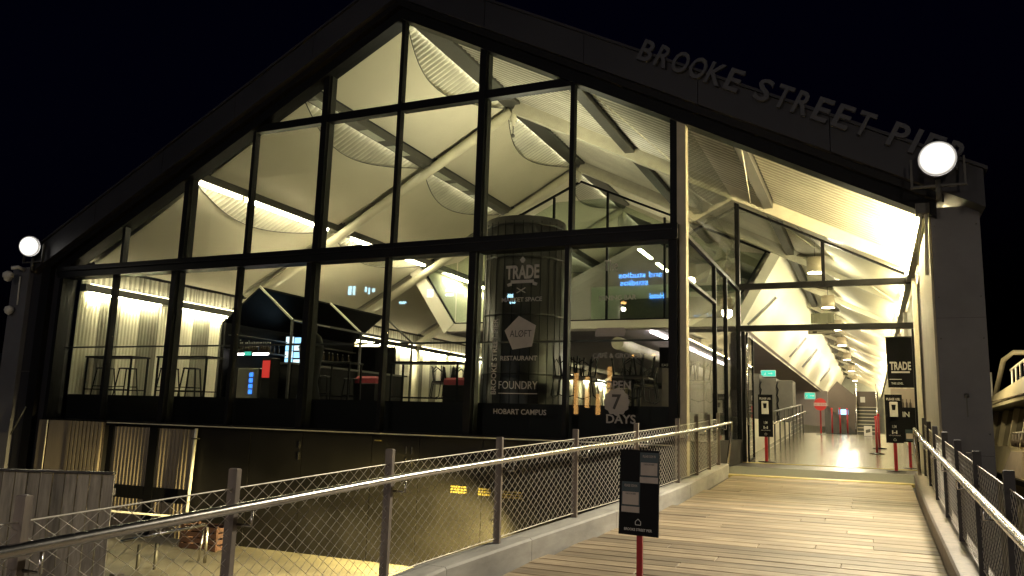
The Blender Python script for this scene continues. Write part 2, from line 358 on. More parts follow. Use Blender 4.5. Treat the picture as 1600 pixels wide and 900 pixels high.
# kerbs
def kerb(pts, w, h, material, side):
    for (a, b) in zip(pts, pts[1:]):
        mb = MB()
        vs = []
        (xa, ya), (xb, yb) = a, b
        d = Vector((xb - xa, yb - ya, 0)).normalized(); ya2, yb2 = ya + d.y * .004, yb - d.y * .004
        xa2, xb2 = xa + d.x * .004, xb - d.x * .004
        c = .02
        for X, Y in ((xa2, ya2), (xb2, yb2)):
            z = zr(Y)
            vs += [(X, Y, z - .25), (X + w, Y, z - .25), (X + w, Y, z + h - c), (X + w - c, Y, z + h), (X + c, Y, z + h), (X, Y, z + h - c)]
        mb.add(vs, [(0, 1, 2, 3, 4, 5), (11, 10, 9, 8, 7, 6)] + [(i, (i + 1) % 6 + 0, (i + 1) % 6 + 6, i + 6)[::-1] for i in range(6)])
        fixn(mb.build('kerb_beam', material, ramp, (0, 0, 0)))
kerb([(5.47, -17), (5.47, -12.6), (5.47, -7.75), (5.62, -6.2), (5.86, -4.0), (6.0, -2.4), (6.1, -.6), (6.13, 3.1)], .28, .22, 'kerb_conc', 1)
kerb([(RX, -17), (RX, -11), (RX, -6.5), (RX, -2.2), (RX + .02, 1.0), (RX + .06, 3.1)], .3, .22, 'post_wood', -1)

# interior floors
struct(MB().add([(6.1, 6.5, -.3), (10.15, 6.5, -.3), (10.15, 20.5, -.3), (6.1, 20.5, -.3), (6.1, 6.5, .004), (10.15, 6.5, .004), (10.15, 20.5, .7), (6.1, 20.5, .7)],
                [(3, 2, 1, 0), (4, 5, 6, 7), (0, 1, 5, 4), (1, 2, 6, 5), (2, 3, 7, 6), (3, 0, 4, 7)]).build('floor_passage', 'floor_in'))
struct(MB().box(6.1, 10.15, 20.5, 76, .3, .7).build('floor_landing', 'floor_in'))
struct(MB().box(6.2, 10.1, 6.415, 6.495, -.05, .014).build('floor_edge_strip', 'nosing'))
struct(MB().box(-9.7, 5.95, .3, 76, .55, 1.1).build('floor_dining', 'floor_dark'))

# ------------------------------------------------------------------ the pier building
bld = thing('pier_building', 'long gabled pier hall with dark framed glass front, lit warm from inside', 'building')
def B(mb, name, material): return mb.build(name, material, bld)
gt = lambda X: 9.65 - .519 * abs(X)            # top edge of the gable glazing
ZT, ZU, ZB = 4.264, 7.483, .54
# vertical mullions: deep ones at every second line, slim ones between
for i in range(9):
    X = 2 * (i - 5); deep = i % 2 == 0
    w, d = (.15, .30) if deep else (.085, .16)
    if i == 0: continue
    z1 = gt(X) + .05
    B(MB().box(X - w / 2, X + w / 2, -.06, d - .06, ZT + .13, z1), 'mullion', 'black_metal')
    if deep: B(MB().box(X + w / 2 + .002, X + w / 2 + .028, .02, d - .10, ZT + .13, z1 - .1), 'mullion_cover', 'mullion_grey')
    B(MB().box(X - w / 2, X + w / 2, -.20, d - .20, ZB, ZT - .13), 'mullion', 'black_metal')
    if deep: B(MB().box(X + w / 2 + .002, X + w / 2 + .028, -.10, d - .22, ZB, ZT - .14), 'mullion_cover', 'mullion_grey')
B(MB().box(-9.98, -9.86, -.2, .1, ZB, ZT - .13), 'mullion', 'black_metal')
# transoms
B(MB().box(-10.0, 6.1, -.26, .14, ZT - .145, ZT + .145), 'transom', 'black_metal')
B(MB().box(-9.98, 6.0, -.285, -.262, ZT + .03, ZT + .05), 'transom_trim', 'black_panel')
XU = (9.65 - ZU) / .519
for a, b in [(-XU, -2.08), (-1.92, -.05), (.05, 1.92), (2.08, XU)]:
    B(MB().box(a, b, -.05, .14, ZU - .09, ZU + .09), 'transom', 'black_metal')
# gable head rafters and fascia
def slopebox(side, x0, x1, lo, hi, y0, y1):     # band that follows the gable: lo/hi are heights above the glazing line
    vs = []
    for Y in (y0, y1):
        for X in (x0, x1):
            for h in (lo, hi): vs.append((side * X, Y, 9.65 - .519 * X + h))
    return MB().add(vs, [(0, 1, 3, 2), (4, 6, 7, 5), (0, 4, 5, 1), (2, 3, 7, 6), (0, 2, 6, 4), (1, 5, 7, 3)])
for s_ in (-1, 1):
    fixn(B(slopebox(s_, 0, 10.2, -.14, .10, -.16, .2), 'head_rafter', 'black_metal'))
    fixn(B(slopebox(s_, 0, 10.3, .104, .24, -.30, .3), 'flashing', 'black_panel'))
    n = 5
    for k in range(n):
        a = 10.85 * k / n; b = 10.85 * (k + 1) / n
        fixn(B(slopebox(s_, a + (.006 if k else 0), b - .006, .244, .84, -.42, .3), 'fascia_panel', 'fascia'))
    fixn(B(slopebox(s_, 0, 10.9, .844, .90, -.47, .36), 'coping', 'fascia'))
    fixn(B(slopebox(s_, 0, 10.9, .50, .84, .37, 76.3), 'roof', 'roof_metal'))
# facade panes
def pane(poly, material='glass_clear', t=.012, axis='y'):
    vec = (0, t, 0) if axis == 'y' else (t, 0, 0)
    return fixn(B(MB().prism(poly, vec), 'glass_pane', material))
g = .05
for i in range(8):
    a, b = 2 * (i - 5) + g, 2 * (i - 4) - g
    if i == 0: a = -9.88
    pane([(a, -.1, ZB + .02), (b, -.1, ZB + .02), (b, -.1, ZT - .14), (a, -.1, ZT - .14)])
    ga, gb = gt(a) - .12, gt(b) - .12
    zt = ZT + .14
    lo = [(a, .03, zt), (b, .03, zt)]
    if max(ga, gb) > ZU + .15:
        zl, zh = ZU - .09, ZU + .09
        xs = XU - .1
        if min(ga, gb) >= ZU:
            pane(lo + [(b, .03, zl), (a, .03, zl)]); pane([(a, .03, zh), (b, .03, zh), (b, .03, gb), (a, .03, ga)])
        else:
            if ga < gb:
                pane(lo + [(b, .03, zl), (max(a, -XU), .03, zl), (a, .03, ga)]); pane([(max(a, -XU + .3), .03, zh), (b, .03, zh), (b, .03, gb)])
            else:
                pane(lo + [(b, .03, gb), (min(b, XU), .03, zl), (a, .03, zl)]); pane([(a, .03, zh), (min(b, XU - .3), .03, zh), (a, .03, ga)])
    else:
        pl = lo + ([(b, .03, gb)] if gb > zt + .02 else []) + ([(a, .03, ga)] if ga > zt + .02 else [])
        if i == 0: pl = [(-9.7, .03, zt), (b, .03, zt), (b, .03, gb)]
        pane(pl)
# slim rail behind the lower glass, sill and spandrel
B(MB().box(-9.85, 5.9, .06, .10, 2.325, 2.36), 'guard_rail', 'steel_dark')
B(MB().box(-9.7, 6.0, .2, .29, .4, 1.16), 'floor_upstand', 'black_panel')
B(MB().box(-9.95, 6.1, -.24, .15, ZB - .10, ZB), 'sill_beam', 'black_metal')
B(MB().box(-7.62, 6.0, -.262, -.242, ZB - .055, ZB - .032), 'drip_trim', 'steel_cream')
# wall below the glass: black boards with narrow joints, one pair of doors
xs = [-4.85, -3.3, -1.9, -.15, .95, 2.35, 3.3, 4.6, 6.1]
for a, b in zip(xs, xs[1:]):
    B(MB().box(a + .006, b - .006, -.13 + random.uniform(-.004, .004), -.02, -2.0, ZB - .101), 'wall_board', 'black_panel')
for hx in (.66, .79, -1.98):
    B(MB().box(hx, hx + .02, -.15, -.131, .12, .26).box(hx, hx + .02, -.15, -.131, -.12, .04), 'hinge', 'stainless')
B(MB().tube([(2.62, -.135, -1.02), (2.62, -.21, -1.02), (2.80, -.21, -1.02)], .012, 6), 'door_handle', 'stainless')
B(MB().box(2.59, 2.65, -.14, -.131, -1.09, -.85), 'lock_plate', 'stainless')
# small illegible yellow print on the doors
for cx, cz, w in [(1.87, -.52, .34), (2.42, -.53, .26), (2.95, -.55, .5)]:
    for r_ in range(3):
        x = cx - w / 2; mb = MB()
        while x < cx + w / 2:
            l = random.uniform(.03, .07); mb.box(x, min(x + l, cx + w / 2), -.145, -.139, cz + .06 - r_ * .05, cz + .09 - r_ * .05); x += l + .018
        B(mb, 'yellow_print', 'yellow_print')
B(MB().lathe((.07, -.255, .36), [(0, -.012), (.075, -.012), (.075, .012), (0, .012)], 16), 'round_plate', 'yellow_print')
# corrugated screens at the left end of the base
def corr(x0, x1, z0, z1, yb, amp, pitch, vert=True, n=5):
    mb = MB(); k = int((x1 - x0) / pitch * n); vs = []; fs = []
    for j in range(k + 1):
        x = x0 + (x1 - x0) * j / k; yy = yb + amp * math.sin(2 * math.pi * (x - x0) / pitch)
        vs += [(x, yy, z0), (x, yy, z1)]
        if j: fs.append((2 * j - 2, 2 * j, 2 * j + 1, 2 * j - 1))
    return mb.add(vs, fs, True)
for x0, x1, z0, z1 in [(-7.5, -6.32, -.93, .41), (-6.05, -4.93, -.93, .41), (-7.45, -6.3, -2.0, -1.22), (-6.05, -4.96, -2.0, -1.25)]:
    B(corr(x0, x1, z0, z1, -.1, .018, .115), 'corrugated_screen', 'screen_tan')
for x0, x1 in [(-7.66, -7.5), (-6.32, -6.05), (-4.93, -4.86)]:
    B(MB().box(x0, x1, -.14, -.03, -2.0, ZB - .101), 'screen_post', 'black_metal')
for x0, x1, z0, z1 in [(-7.5, -6.32, -1.22, -.93), (-6.05, -4.93, -1.24, -.93)]:
    B(MB().box(x0 + .002, x1 - .002, -.135, -.04, z0, z1), 'screen_rail', 'black_metal')
B(MB().box(-7.52, -4.9, -.03, -.025, -2, .43), 'screen_backing', 'screen_tan')
# leftmost screen: flat sheet then deep ribs
B(MB().box(-9.95, -9.66, -.30, -.27, -1.0, .5), 'cladding_sheet', 'screen_tan')
B(MB().tube([(-9.63, -.31, -1.0), (-9.63, -.31, .5)], .014, 6), 'cladding_pipe', 'steel_cream')
B(MB().box(-9.58, -8.88, -.30, -.27, -1.0, .5), 'cladding_sheet', 'screen_tan')
for k in range(9):
    x = -8.85 + k * .132
    B(MB().box(x, x + .085, -.32, -.27, -1.0, .5), 'cladding_rib', 'screen_tan')
B(MB().box(-8.88, -7.67, -.268, -.255, -1.0, .5), 'cladding_backing', 'bronze')
B(MB().box(-10, -7.67, -.25, -.03, -2.0, .43), 'base_wall', 'black_panel')
# end columns
for sx in (-1, 1):
    if sx > 0:
        for z0, z1 in ((-2.0, .52), (.526, 2.62), (2.626, 4.4)): B(MB().box(10.12, 10.80, -.02, 3.2, z0, z1), 'column_panel', 'column_grey')
        B(MB().box(10.125, 10.795, -.015, 3.19, .51, 2.63), 'column_core', 'fascia')
        B(MB().lathe((10.47, -.03, 1.42), [(0, -.035), (.03, -.03), (.035, .0), (.03, .03), (0, .035)], 10).box(10.46, 10.48, -.03, -.021, 1.1, 1.39), 'column_fitting', 'steel_dark')
        B(MB().box(10.42, 10.56, -.03, -.021, .56, .575), 'column_tag', 'white_paint')
        for bz in (.2, .85, 2.3, 2.95, 4.1):
            for bx in (10.17, 10.75): B(MB().lathe((bx, -.022, bz), [(0, -.012), (.012, -.008), (.014, 0), (.012, .008), (0, .012)], 8), 'bolt', 'steel_dark')
        B(MB().box(10.085, 10.117, .02, 3.15, -.02, 4.3), 'column_lining', 'column_cream')
    else:
        B(MB().box(-11.72, -11.06, -.3, .5, -2.0, 4.45), 'end_column', 'column_grey')
        B(MB().box(-11.055, -10.62, -.18, .5, -2.0, 4.45), 'column_flange', 'fascia')
        B(MB().box(-10.615, -10.3, -.26, .5, -2.0, 4.42), 'column_flange', 'black_panel')
        B(MB().box(-10.295, -10.0, -.12, .5, -2.0, 4.40), 'column_flange', 'fascia')
B(MB().box(-11.05, -10.6, -.22, -.2, 1.7, 1.72).tube([(-10.9, -.35, .1), (-10.45, -.35, .8)], .02, 6), 'stay_rod', 'steel_dark')
# roof sign letters along the right slope
word = 'BROOKE STREET PIER'
sl = math.atan(.519); Rv = Vector((math.cos(sl), 0, -math.sin(sl))); Uv = Vector((math.sin(sl), 0, math.cos(sl)))
adv = {'I': .18, ' ': .21}
s0 = 0.0; p0 = Vector((5.36, -.48, 7.54))
for ch in word:
    a = adv.get(ch, .35)
    if ch != ' ':
        w = .085 if ch == 'I' else (.33 if ch in 'OK' else .285)
        text('sign_letter', ch, 'letter_grey', bld, p0 + Rv * (s0 + a / 2) + Uv * .2, w * .94, .40, Rv, Uv, .07, .02)
    s0 += a
# return wall beside the porch (x = 6.1) and entrance wall (y = 6.5)
RXW = 6.1
B(MB().box(6.06, 6.22, -.10, .12, -.02, 6.5), 'corner_post', 'column_cream')
for yv, w in [(3.1, .07), (4.53, .07)]:
    B(MB().box(RXW, RXW + .09, yv - w / 2, yv + w / 2, .0, ZT - .03), 'mullion', 'black_metal')
B(MB().box(RXW - .01, RXW + .10, 6.44, 6.60, .0, 6.62), 'mullion', 'black_metal')
B(MB().box(RXW + .005, RXW + .095, .13, 6.43, ZT - .03, ZT + .05), 'transom', 'black_metal')
B(MB().box(RXW + .003, RXW + .097, .13, 3.06, 3.42, 3.48), 'transom', 'black_metal')
B(MB().box(RXW - .02, RXW + .11, .13, 6.43, -.02, .55), 'spandrel_panel', 'black_panel')
for a, b in [(.14, 3.06), (3.14, 4.49), (4.57, 6.43)]:
    pane([(RXW + .04, a, .56), (RXW + .04, b, .56), (RXW + .04, b, ZT - .04), (RXW + .04, a, ZT - .04)], axis='x', t=.01)
pane([(RXW + .04, .14, ZT + .06), (RXW + .04, 6.43, ZT + .06), (RXW + .04, 6.43, 6.5), (RXW + .04, .14, 6.45)], axis='x', t=.01)
EY = 6.5
B(MB().box(10.1, 10.18, EY - .05, EY + .1, .0, 4.6), 'mullion', 'black_metal')
B(MB().box(8.14, 8.22, EY - .04, EY + .08, 4.42, 5.42), 'mullion', 'black_metal')
B(MB().box(6.2, 10.1, EY - .045, EY + .09, 4.28, 4.42), 'transom', 'black_metal')
B(MB().box(6.2, 10.1, EY - .05, EY + .1, 3.22, 3.36), 'door_head', 'black_metal')
B(MB().box(6.22, 6.30, EY - .06, EY + .05, .01, 3.21), 'door_jamb', 'black_metal')
B(MB().box(10.04, 10.095, EY - .06, EY + .05, .01, 3.21), 'door_jamb', 'black_metal')
B(MB().tube([(6.35, EY - .1, .9), (6.35, EY - .1, 2.9)], .02, 8), 'door_pull', 'stainless')
# glazed door leaf folded back at the left
B(MB().box(6.31, 6.36, EY + .08, EY + 1.1, .02, .1).box(6.31, 6.36, EY + .08, EY + 1.1, 3.1, 3.2).box(6.31, 6.36, EY + .08, EY + .14, .1, 3.1).box(6.31, 6.36, EY + 1.04, EY + 1.1, .1, 3.1), 'door_leaf_frame', 'black_metal')
pane([(6.33, EY + .15, .1), (6.33, EY + 1.03, .1), (6.33, EY + 1.03, 3.1), (6.33, EY + .15, 3.1)], axis='x', t=.008)
pane([(6.22, EY, 3.37), (10.08, EY, 3.37), (10.08, EY, 4.27), (6.22, EY, 4.27)])
bz = lambda X: 9.8 - .51 * X - .2
pane([(6.22, EY, 4.43), (8.13, EY, 4.43), (8.13, EY, bz(8.13) - .02), (6.22, EY, bz(6.22) - .02)])
pane([(8.23, EY, 4.43), (10.08, EY, 4.43), (10.08, EY, bz(10.08) - .02), (8.23, EY, bz(8.23) - .02)])
B(MB().beam((6.2, EY, bz(6.2) - .01), (10.0, EY, bz(10) - .01), .09, .05), 'head_rafter', 'black_metal')

# ------------------------------------------------------------------ frames, purlins, lining, sails
YF = [5.94, 11.66, 17.4, 23.1, 28.8, 34.5, 40.2, 46, 52, 58, 64, 70]
zl = lambda X: 9.7 - .576 * abs(X)
for k, Y in enumerate(YF):
    B(MB().tube([(-9.8, Y, zl(9.8)), (-.08, Y, zl(.08))], .145, 14), 'frame_tube', 'steel_cream')
    B(MB().beam((.08, Y, 9.75), (10.35, Y, 9.8 - .51 * 10.35), .26, .36), 'frame_beam', 'steel_cream')
    B(MB().tube([(-9.72, Y, 1.1), (-9.72, Y, 4.1)], .17, 14), 'frame_column', 'steel_cream')
    B(MB().box(10.07, 10.16, Y - .12, Y + .12, .0, 4.29), 'frame_column', 'steel_cream')
    B(MB().lathe((0, Y, 9.2), [(0, 0), (.05, 0), (.05, .12), (.09, .14), (.09, .5), (0, .5)], 12), 'ridge_node', 'steel_cream')
B(MB().tube([(0, 5.94, 9.2), (0, 5.94, 8.95)], .015, 6).lathe((0, 5.94, 8.86), [(0, 0), (.05, .02), (.06, .06), (.04, .1), (0, .11)], 10), 'ridge_pendant', 'steel_dark')
# lining sheets: corrugations run down the slope
lz = lambda X: 10.03 - (.55 if X < 0 else .52) * abs(X)
def lining(xa, xb, ya, yb, name, material, off=0.0, amp=.045, pitch=.17, n=4):
    mb = MB(); k = int((yb - ya) / pitch * n); vs = []; fs = []
    for j in range(k + 1):
        y_ = ya + (yb - ya) * j / k; a = amp * math.sin(2 * math.pi * j / n + .7)
        vs += [(xa, y_, lz(xa) + a + off), (xb, y_, lz(xb) + a + off)]
        if j: fs.append((2 * j - 2, 2 * j - 1, 2 * j + 1, 2 * j))
    return B(mb.add(vs, fs, False), name, material)
YB = [.32] + YF + [76]
for ya, yb in zip(YB, YB[1:]):
    for xa, xb in [(-9.75, -6.15), (-5.85, -3.0), (-2.6, -.2), (.2, 3.35), (3.65, 6.85), (7.15, 10.05)]:
        if xa > 0: lining(xa, xb, ya + .02, yb - .02, 'lining_sheet', 'lining_porch', 0, .05, .22)
        else: lining(xa, xb, ya + .02, yb - .02, 'lining_sheet', 'lining')
# purlin boxes along the hall
for X, w, m in [(-6.0, .26, 'steel_dark'), (-2.8, .36, 'steel_dark'), (0.0, .5, 'steel_dark'), (3.5, .26, 'steel_dark'), (7.0, .22, 'steel_dark')]:
    B(MB().box(X - w / 2, X + w / 2, .2, 76, lz(X) - .24, lz(X) - .04), 'purlin', m)
# unseen strip lights added on the purlins' down-slope side to brighten the lining
for X, w in ((-2.8, .36), (0.0, .5)):
    for a, b in zip(YB[:4], YB[1:5]): B(MB().box(X - w / 2 - .04, X - w / 2 - .005, a + .5, b - .5, lz(X) - .10 - .05, lz(X) - .06 - .05), 'added_purlin_strip', 'fill_led_purlin')
# translucent inserts in the purlin boxes
for X in (-2.8,):
    for y0 in (.5, 2.6, 3.9, 6.4, 7.6, 9.0, 12.2, 14, 16):
        B(MB().box(X - .13, X + .13, y0, y0 + .85, lz(X) - .252, lz(X) - .243), 'light_insert', 'lining_clear')
# visible lit batten under the lower purlin
for (a, b) in [(.1, 1.55), (1.75, 3.05), (3.07, 5.3), (6.6, 8.2), (9.6, 11.2), (13.2, 15.0), (16.2, 17.0)]:
    B(MB().box(-6.05, -5.93, a + .22, b + .2, lz(-6) - .30, lz(-6) - .245), 'lit_batten', 'led_hot')
# fabric sails, upper edge scalloped
def sail(xlo, xhi, ya, yb, scal=.62, sag=.12):
    mb = MB(); nu, nv = 16, 6; vs = []; fs = []; edge = []
    for t in (0, .012):
        for i in range(nu + 1):
            u = i / nu; sc = math.sin(math.pi * u)
            xh = xhi - (scal if xhi > xlo else -scal) * sc
            for j in range(nv + 1):
                v = j / nv; x = xlo + (xh - xlo) * v
                z = lz(x) - .16 - sag * sc * math.sin(math.pi * v) - .05 * sc * v - t
                vs.append((x, ya + (yb - ya) * u, z))
            if t: edge.append(vs[-1])
    N = (nu + 1) * (nv + 1)
    for i in range(nu):
        for j in range(nv):
            a = i * (nv + 1) + j
            fs += [(a, a + 1, a + nv + 2, a + nv + 1), (N + a + nv + 1, N + a + nv + 2, N + a + 1, N + a)]
    o = B(mb.add(vs, fs, True), 'ceiling_sail', 'sail')
    MB().tube(edge, .014, 5).build('edge_cable', 'steel_dark', o, (0, 0, 0))
for ya, yb in zip(YB[:4], YB[1:5]):
    sail(-9.6, -6.2, ya + .15, yb - .15); sail(-5.8, -3.0, ya + .15, yb - .15, .66); sail(-2.55, -.25, ya + .15, yb - .15, .66)
for ya, yb in zip(YB[1:9], YB[2:10]): sail(9.9, 7.2, ya + .15, yb - .15, .9, .2)
# bracing rods under the right slope
for (x0, y0, x1, y1) in [(3.95, .5, 5.2, 5.7), (7.1, .6, 6.6, 5.7), (3.8, 11.4, 6.8, 6.3), (6.9, 6.4, 9.8, 11.4)]:
    B(MB().tube([(x0, y0, lz(x0) - .3), (x1, y1, lz(x1) - .3)], .013, 6), 'brace_rod', 'steel_cream')
# left wall: beam, corrugated sheets, strip light below, added unseen strip above
for k in range(30):
    a = .35 + k * 2.0; b = a + 1.98
    for j in range(3):
        aa = a + j * .66; bb = aa + .655
        m = 'poly_dark' if (k * 3 + j) % 5 in (1, 3) else 'poly_wall'
        mb = MB(); n = 24; vs = []; fs = []
        for q_ in range(n + 1):
            yy = aa + (bb - aa) * q_ / n; xx = -9.9 + .045 * math.sin(2 * math.pi * q_ / 4)
            vs += [(xx, yy, 1.1), (xx, yy, 3.86)]
            if q_: fs.append((2 * q_ - 2, 2 * q_, 2 * q_ + 1, 2 * q_ - 1))
        B(mb.add(vs, fs, True), 'wall_sheet', m)
    if k < 14:
        mb = MB(); n = 72; vs = []; fs = []
        for q_ in range(n + 1):
            yy = a + (b - a) * q_ / n; xx = -9.88 + .025 * math.sin(2 * math.pi * q_ / 4)
            vs += [(xx, yy, 4.06), (xx, yy, 4.55)]
            if q_: fs.append((2 * q_ - 2, 2 * q_, 2 * q_ + 1, 2 * q_ - 1))
        B(mb.add(vs, fs, True), 'wall_sheet_upper', 'lining')
B(MB().box(-9.84, -9.62, .3, 76, 3.86, 4.05), 'wall_beam', 'steel_dark')
for k in range(16):
    a = .5 + k * 2.9
    B(MB().box(-9.80, -9.74, a, a + random.choice([1.2, 2.0, 2.4]), 3.835, 3.858), 'wall_strip_light', 'led_wall')
    B(MB().box(-9.72, -9.66, a, a + 2.6, 4.052, 4.075), 'added_up_light', 'fill_led_up')  # hidden strip added on the beam to brighten the sails
B(MB().box(-10.15, -10.0, .3, 76, -2, 4.6), 'outer_wall', 'bronze')
# right wall and its eave light
for k in range(34):
    a = 6.65 + k * 2.0
    mb = MB(); n = 48; vs = []; fs = []
    for q_ in range(n + 1):
        yy = a + 1.98 * q_ / n; xx = 10.19 + .025 * math.sin(2 * math.pi * q_ / 4)
        vs += [(xx, yy, 0), (xx, yy, 4.3)]
        if q_: fs.append((2 * q_ - 2, 2 * q_ - 1, 2 * q_ + 1, 2 * q_))
    B(mb.add(vs, fs, True), 'wall_sheet', 'poly_wall')
B(MB().box(10.24, 10.32, 3.3, 76, -2, 4.75), 'outer_wall', 'bronze')
B(MB().box(9.98, 10.12, .25, 76, 4.30, 4.40), 'eave_beam', 'steel_dark')
for k in range(14):
    a = .45 + k * 5.4
    B(MB().box(10.0, 10.06, a, a + 5.0, 4.402, 4.43), 'eave_light', 'led_eave' if k == 0 else 'led_eave_inner')
B(MB().box(9.935, 9.975, .5, 5.6, 4.315, 4.385), 'porch_side_light', 'led_porch')
B(MB().box(-10.1, 10.2, 76, 76.2, -2, 10), 'end_wall', 'lining_clear')
# diagonal stay at the head of the right column
B(MB().tube([(10.05, -.12, 4.3), (10.02, -.12, 3.3)], .03, 6).tube([(9.98, -.15, 4.28), (9.9, -.15, 3.45)], .014, 6), 'stay_rod', 'steel_cream')
B(MB().box(9.9, 10.1, -.2, .0, 4.28, 4.45), 'stay_bracket', 'steel_dark')

# ------------------------------------------------------------------ upper level (raked white box inside)
MY0, MY1 = 11.9, 74
bl, br, zb = -5.2, 5.42, 3.95
tl, tr_, zt_ = -6.97, 6.85, 6.5
def rake(pts, name, material, y0=MY0, y1=MY1):
    return fixn(B(MB().prism([(x, y0, z) for x, z in pts], (0, y1 - y0, 0)), name, material))
rake([(bl, zb), (br, zb), (br + .1, zb + .06), (bl - .1, zb + .06)], 'upper_soffit', 'soffit')
rake([(bl - .1, zb), (bl + .05, zb + .33), (bl + .25, zb + .33), (br - .2, zb + .33), (br - .05, zb + .33), (br + .1, zb)][:0] or [(bl, zb + .061), (br, zb + .061), (br, zb + .33), (bl, zb + .33)], 'upper_edge_beam', 'mezz_white', MY0 - .1, MY0 + .3)
rake([(bl - .02, zb + .33), (br, zb + .33), (br, zb + .35), (bl, zb + .35)], 'upper_floor', 'soffit', MY0 + .31, MY1)
rake([(bl, zb - .02), (bl + .38, zb + .33), (tl + .4, zt_ + .2), (tl, zt_)], 'upper_raked_wall', 'mezz_white', MY0 - .12, MY1)
# right raked wall in panels with slots cut between them
dR = Vector((tr_ - br, 0, zt_ - zb)); nR = Vector((dR.z, 0, -dR.x)).normalized()
def wallpt(t): return Vector((br, 0, zb)) + dR * t
def rwall(poly, off=0.0, th=.3, name='upper_raked_wall', material='mezz_white'):
    P = []
    for t_, Y in poly: p = wallpt(t_) - nR * off; P.append((p.x, Y, p.z))
    return fixn(B(MB().prism(P, nR * -th), name, material))
SL = 4.4                                             # the slots lean back along the hall
slots = [(12.6, .55, .08, .56), (26.1, .9, .12, .57), (33.2, 1.2, .14, .62), (48.6, 1.6, .18, .62)]
prev = None
for (y0, w, t0, t1) in slots:
    f0 = lambda t_, y0=y0: y0 + SL * (t_ - .1); f1 = lambda t_, y0=y0, w=w: y0 + w + SL * (t_ - .1)
    lft = (lambda t_: MY0 - .12) if prev is None else prev
    rwall([(-.02, lft(-.02)), (-.02, max(f0(-.02), lft(-.02) + .02)), (1.0, f0(1.0)), (1.0, lft(1.0))])
    rwall([(-.02, max(f0(-.02), MY0 - .1)), (-.02, max(f1(-.02), MY0)), (t0, f1(t0)), (t0, f0(t0))])
    rwall([(t1, f0(t1)), (t1, f1(t1)), (1.0, f1(1.0)), (1.0, f0(1.0))])
    rwall([(t0, f0(t0)), (t0, f1(t0)), (t1, f1(t1)), (t1, f0(t1))], .03, .02, 'slot_glass', 'slot_dark')
    prev = f1
rwall([(-.02, prev(-.02)), (-.02, 75), (1.0, 75), (1.0, prev(1.0))])
# front glass of the upper level
def mtop(X): return min(9.35 - .52 * abs(X), zb + .33 + (abs(X) < 99) * 99)
MX = [-5.0, -3.0, -1.0, 1.0, 3.0, 5.0]
for X in MX[1:-1]:
    B(MB().box(X - .035, X + .035, MY0 - .06, MY0 + .04, zb + .331, 9.3 - .52 * abs(X)), 'upper_mullion', 'black_metal')
B(MB().beam((bl + .4, MY0 - .02, zb + .36), (br - .3, MY0 - .02, zb + .36), .08, .05), 'upper_frame', 'black_metal')
B(MB().beam((bl + .38, MY0 - .02, zb + .36), (tl + .5, MY0 - .02, zt_ + .2), .08, .06), 'upper_frame', 'black_metal')
B(MB().beam((br - .4, MY0 - .02, zb + .36), (tr_ - .4, MY0 - .02, zt_ + .2), .08, .06), 'upper_frame', 'black_metal')
B(MB().beam((0, MY0 - .02, 9.28), (tl + .5, MY0 - .02, 9.28 - .52 * 6.4 + .35), .08, .07), 'upper_frame', 'black_metal')
B(MB().beam((0, MY0 - .02, 9.28), (tr_ - .4, MY0 - .02, 9.28 - .52 * 6.4 + .35), .08, .07), 'upper_frame', 'black_metal')
for a, b in [(-4.8, -3.04), (-2.96, -1.04), (-.96, .96), (1.04, 2.96), (3.04, 5.0)]:
    pane([(a, MY0, zb + .4), (b, MY0, zb + .4), (b, MY0, 9.1 - .52 * abs(b)), (a, MY0, 9.1 - .52 * abs(a))], 'glass_mezz')
pane([(5.05, MY0, zb + .4), (6.3, MY0, 6.3), (5.05, MY0, 6.5)], 'glass_mezz'); pane([(-4.85, MY0, zb + .4), (-4.85, MY0, 6.6), (-6.3, MY0, 6.35)], 'glass_mezz')
# inside the upper level: back wall, counter front, sloped duct
fixn(B(MB().prism([(-5.0, 21, 4.31), (5.1, 21, 4.31), (6.2, 21, 6.3), (0, 21, 9.2), (-6.2, 21, 6.3)], (0, .2, 0)), 'upper_partition', 'soffit'))
B(MB().box(1.2, 5.0, 12.8, 13.0, 4.31, 5.15), 'upper_counter', 'grey_box')
B(MB().box(-.4, 5.2, 14.4, 14.6, 4.31, 5.9), 'upper_screen_wall', 'lining_clear')
for k, X in enumerate((-3.5, 1.8)):
    for j in range(3): B(MB().box(X, X + .12, 12.9 + j * 2.6, 14.6 + j * 2.6, 7.2 - .3 * k, 7.25 - .3 * k), 'upper_lit_batten', 'led_warm')
B(MB().tube([(5.0, 12.4, 7.0), (3.0, 20, 6.6)], .22, 12), 'duct', 'steel_cream')
# under the upper level: white line light, duct, rear wall
for (a, b) in [(8.4, 14.2), (15.2, 19.4), (20, 27)]:
    B(MB().box(2.46, 2.56, max(a, 12.05), b, 3.88, 3.94), 'line_light', 'led_white')
B(MB().tube([(1.3, 12.2, 3.55), (1.3, 30, 3.55)], .22, 12), 'duct', 'steel_cream')
B(MB().box(-9.7, 5.9, 55, 55.2, 1.1, 3.94), 'rear_wall', 'soffit')
B(MB().box(5.95, 6.10, 6.62, 20.5, -.3, 1.1), 'platform_edge', 'mezz_white')

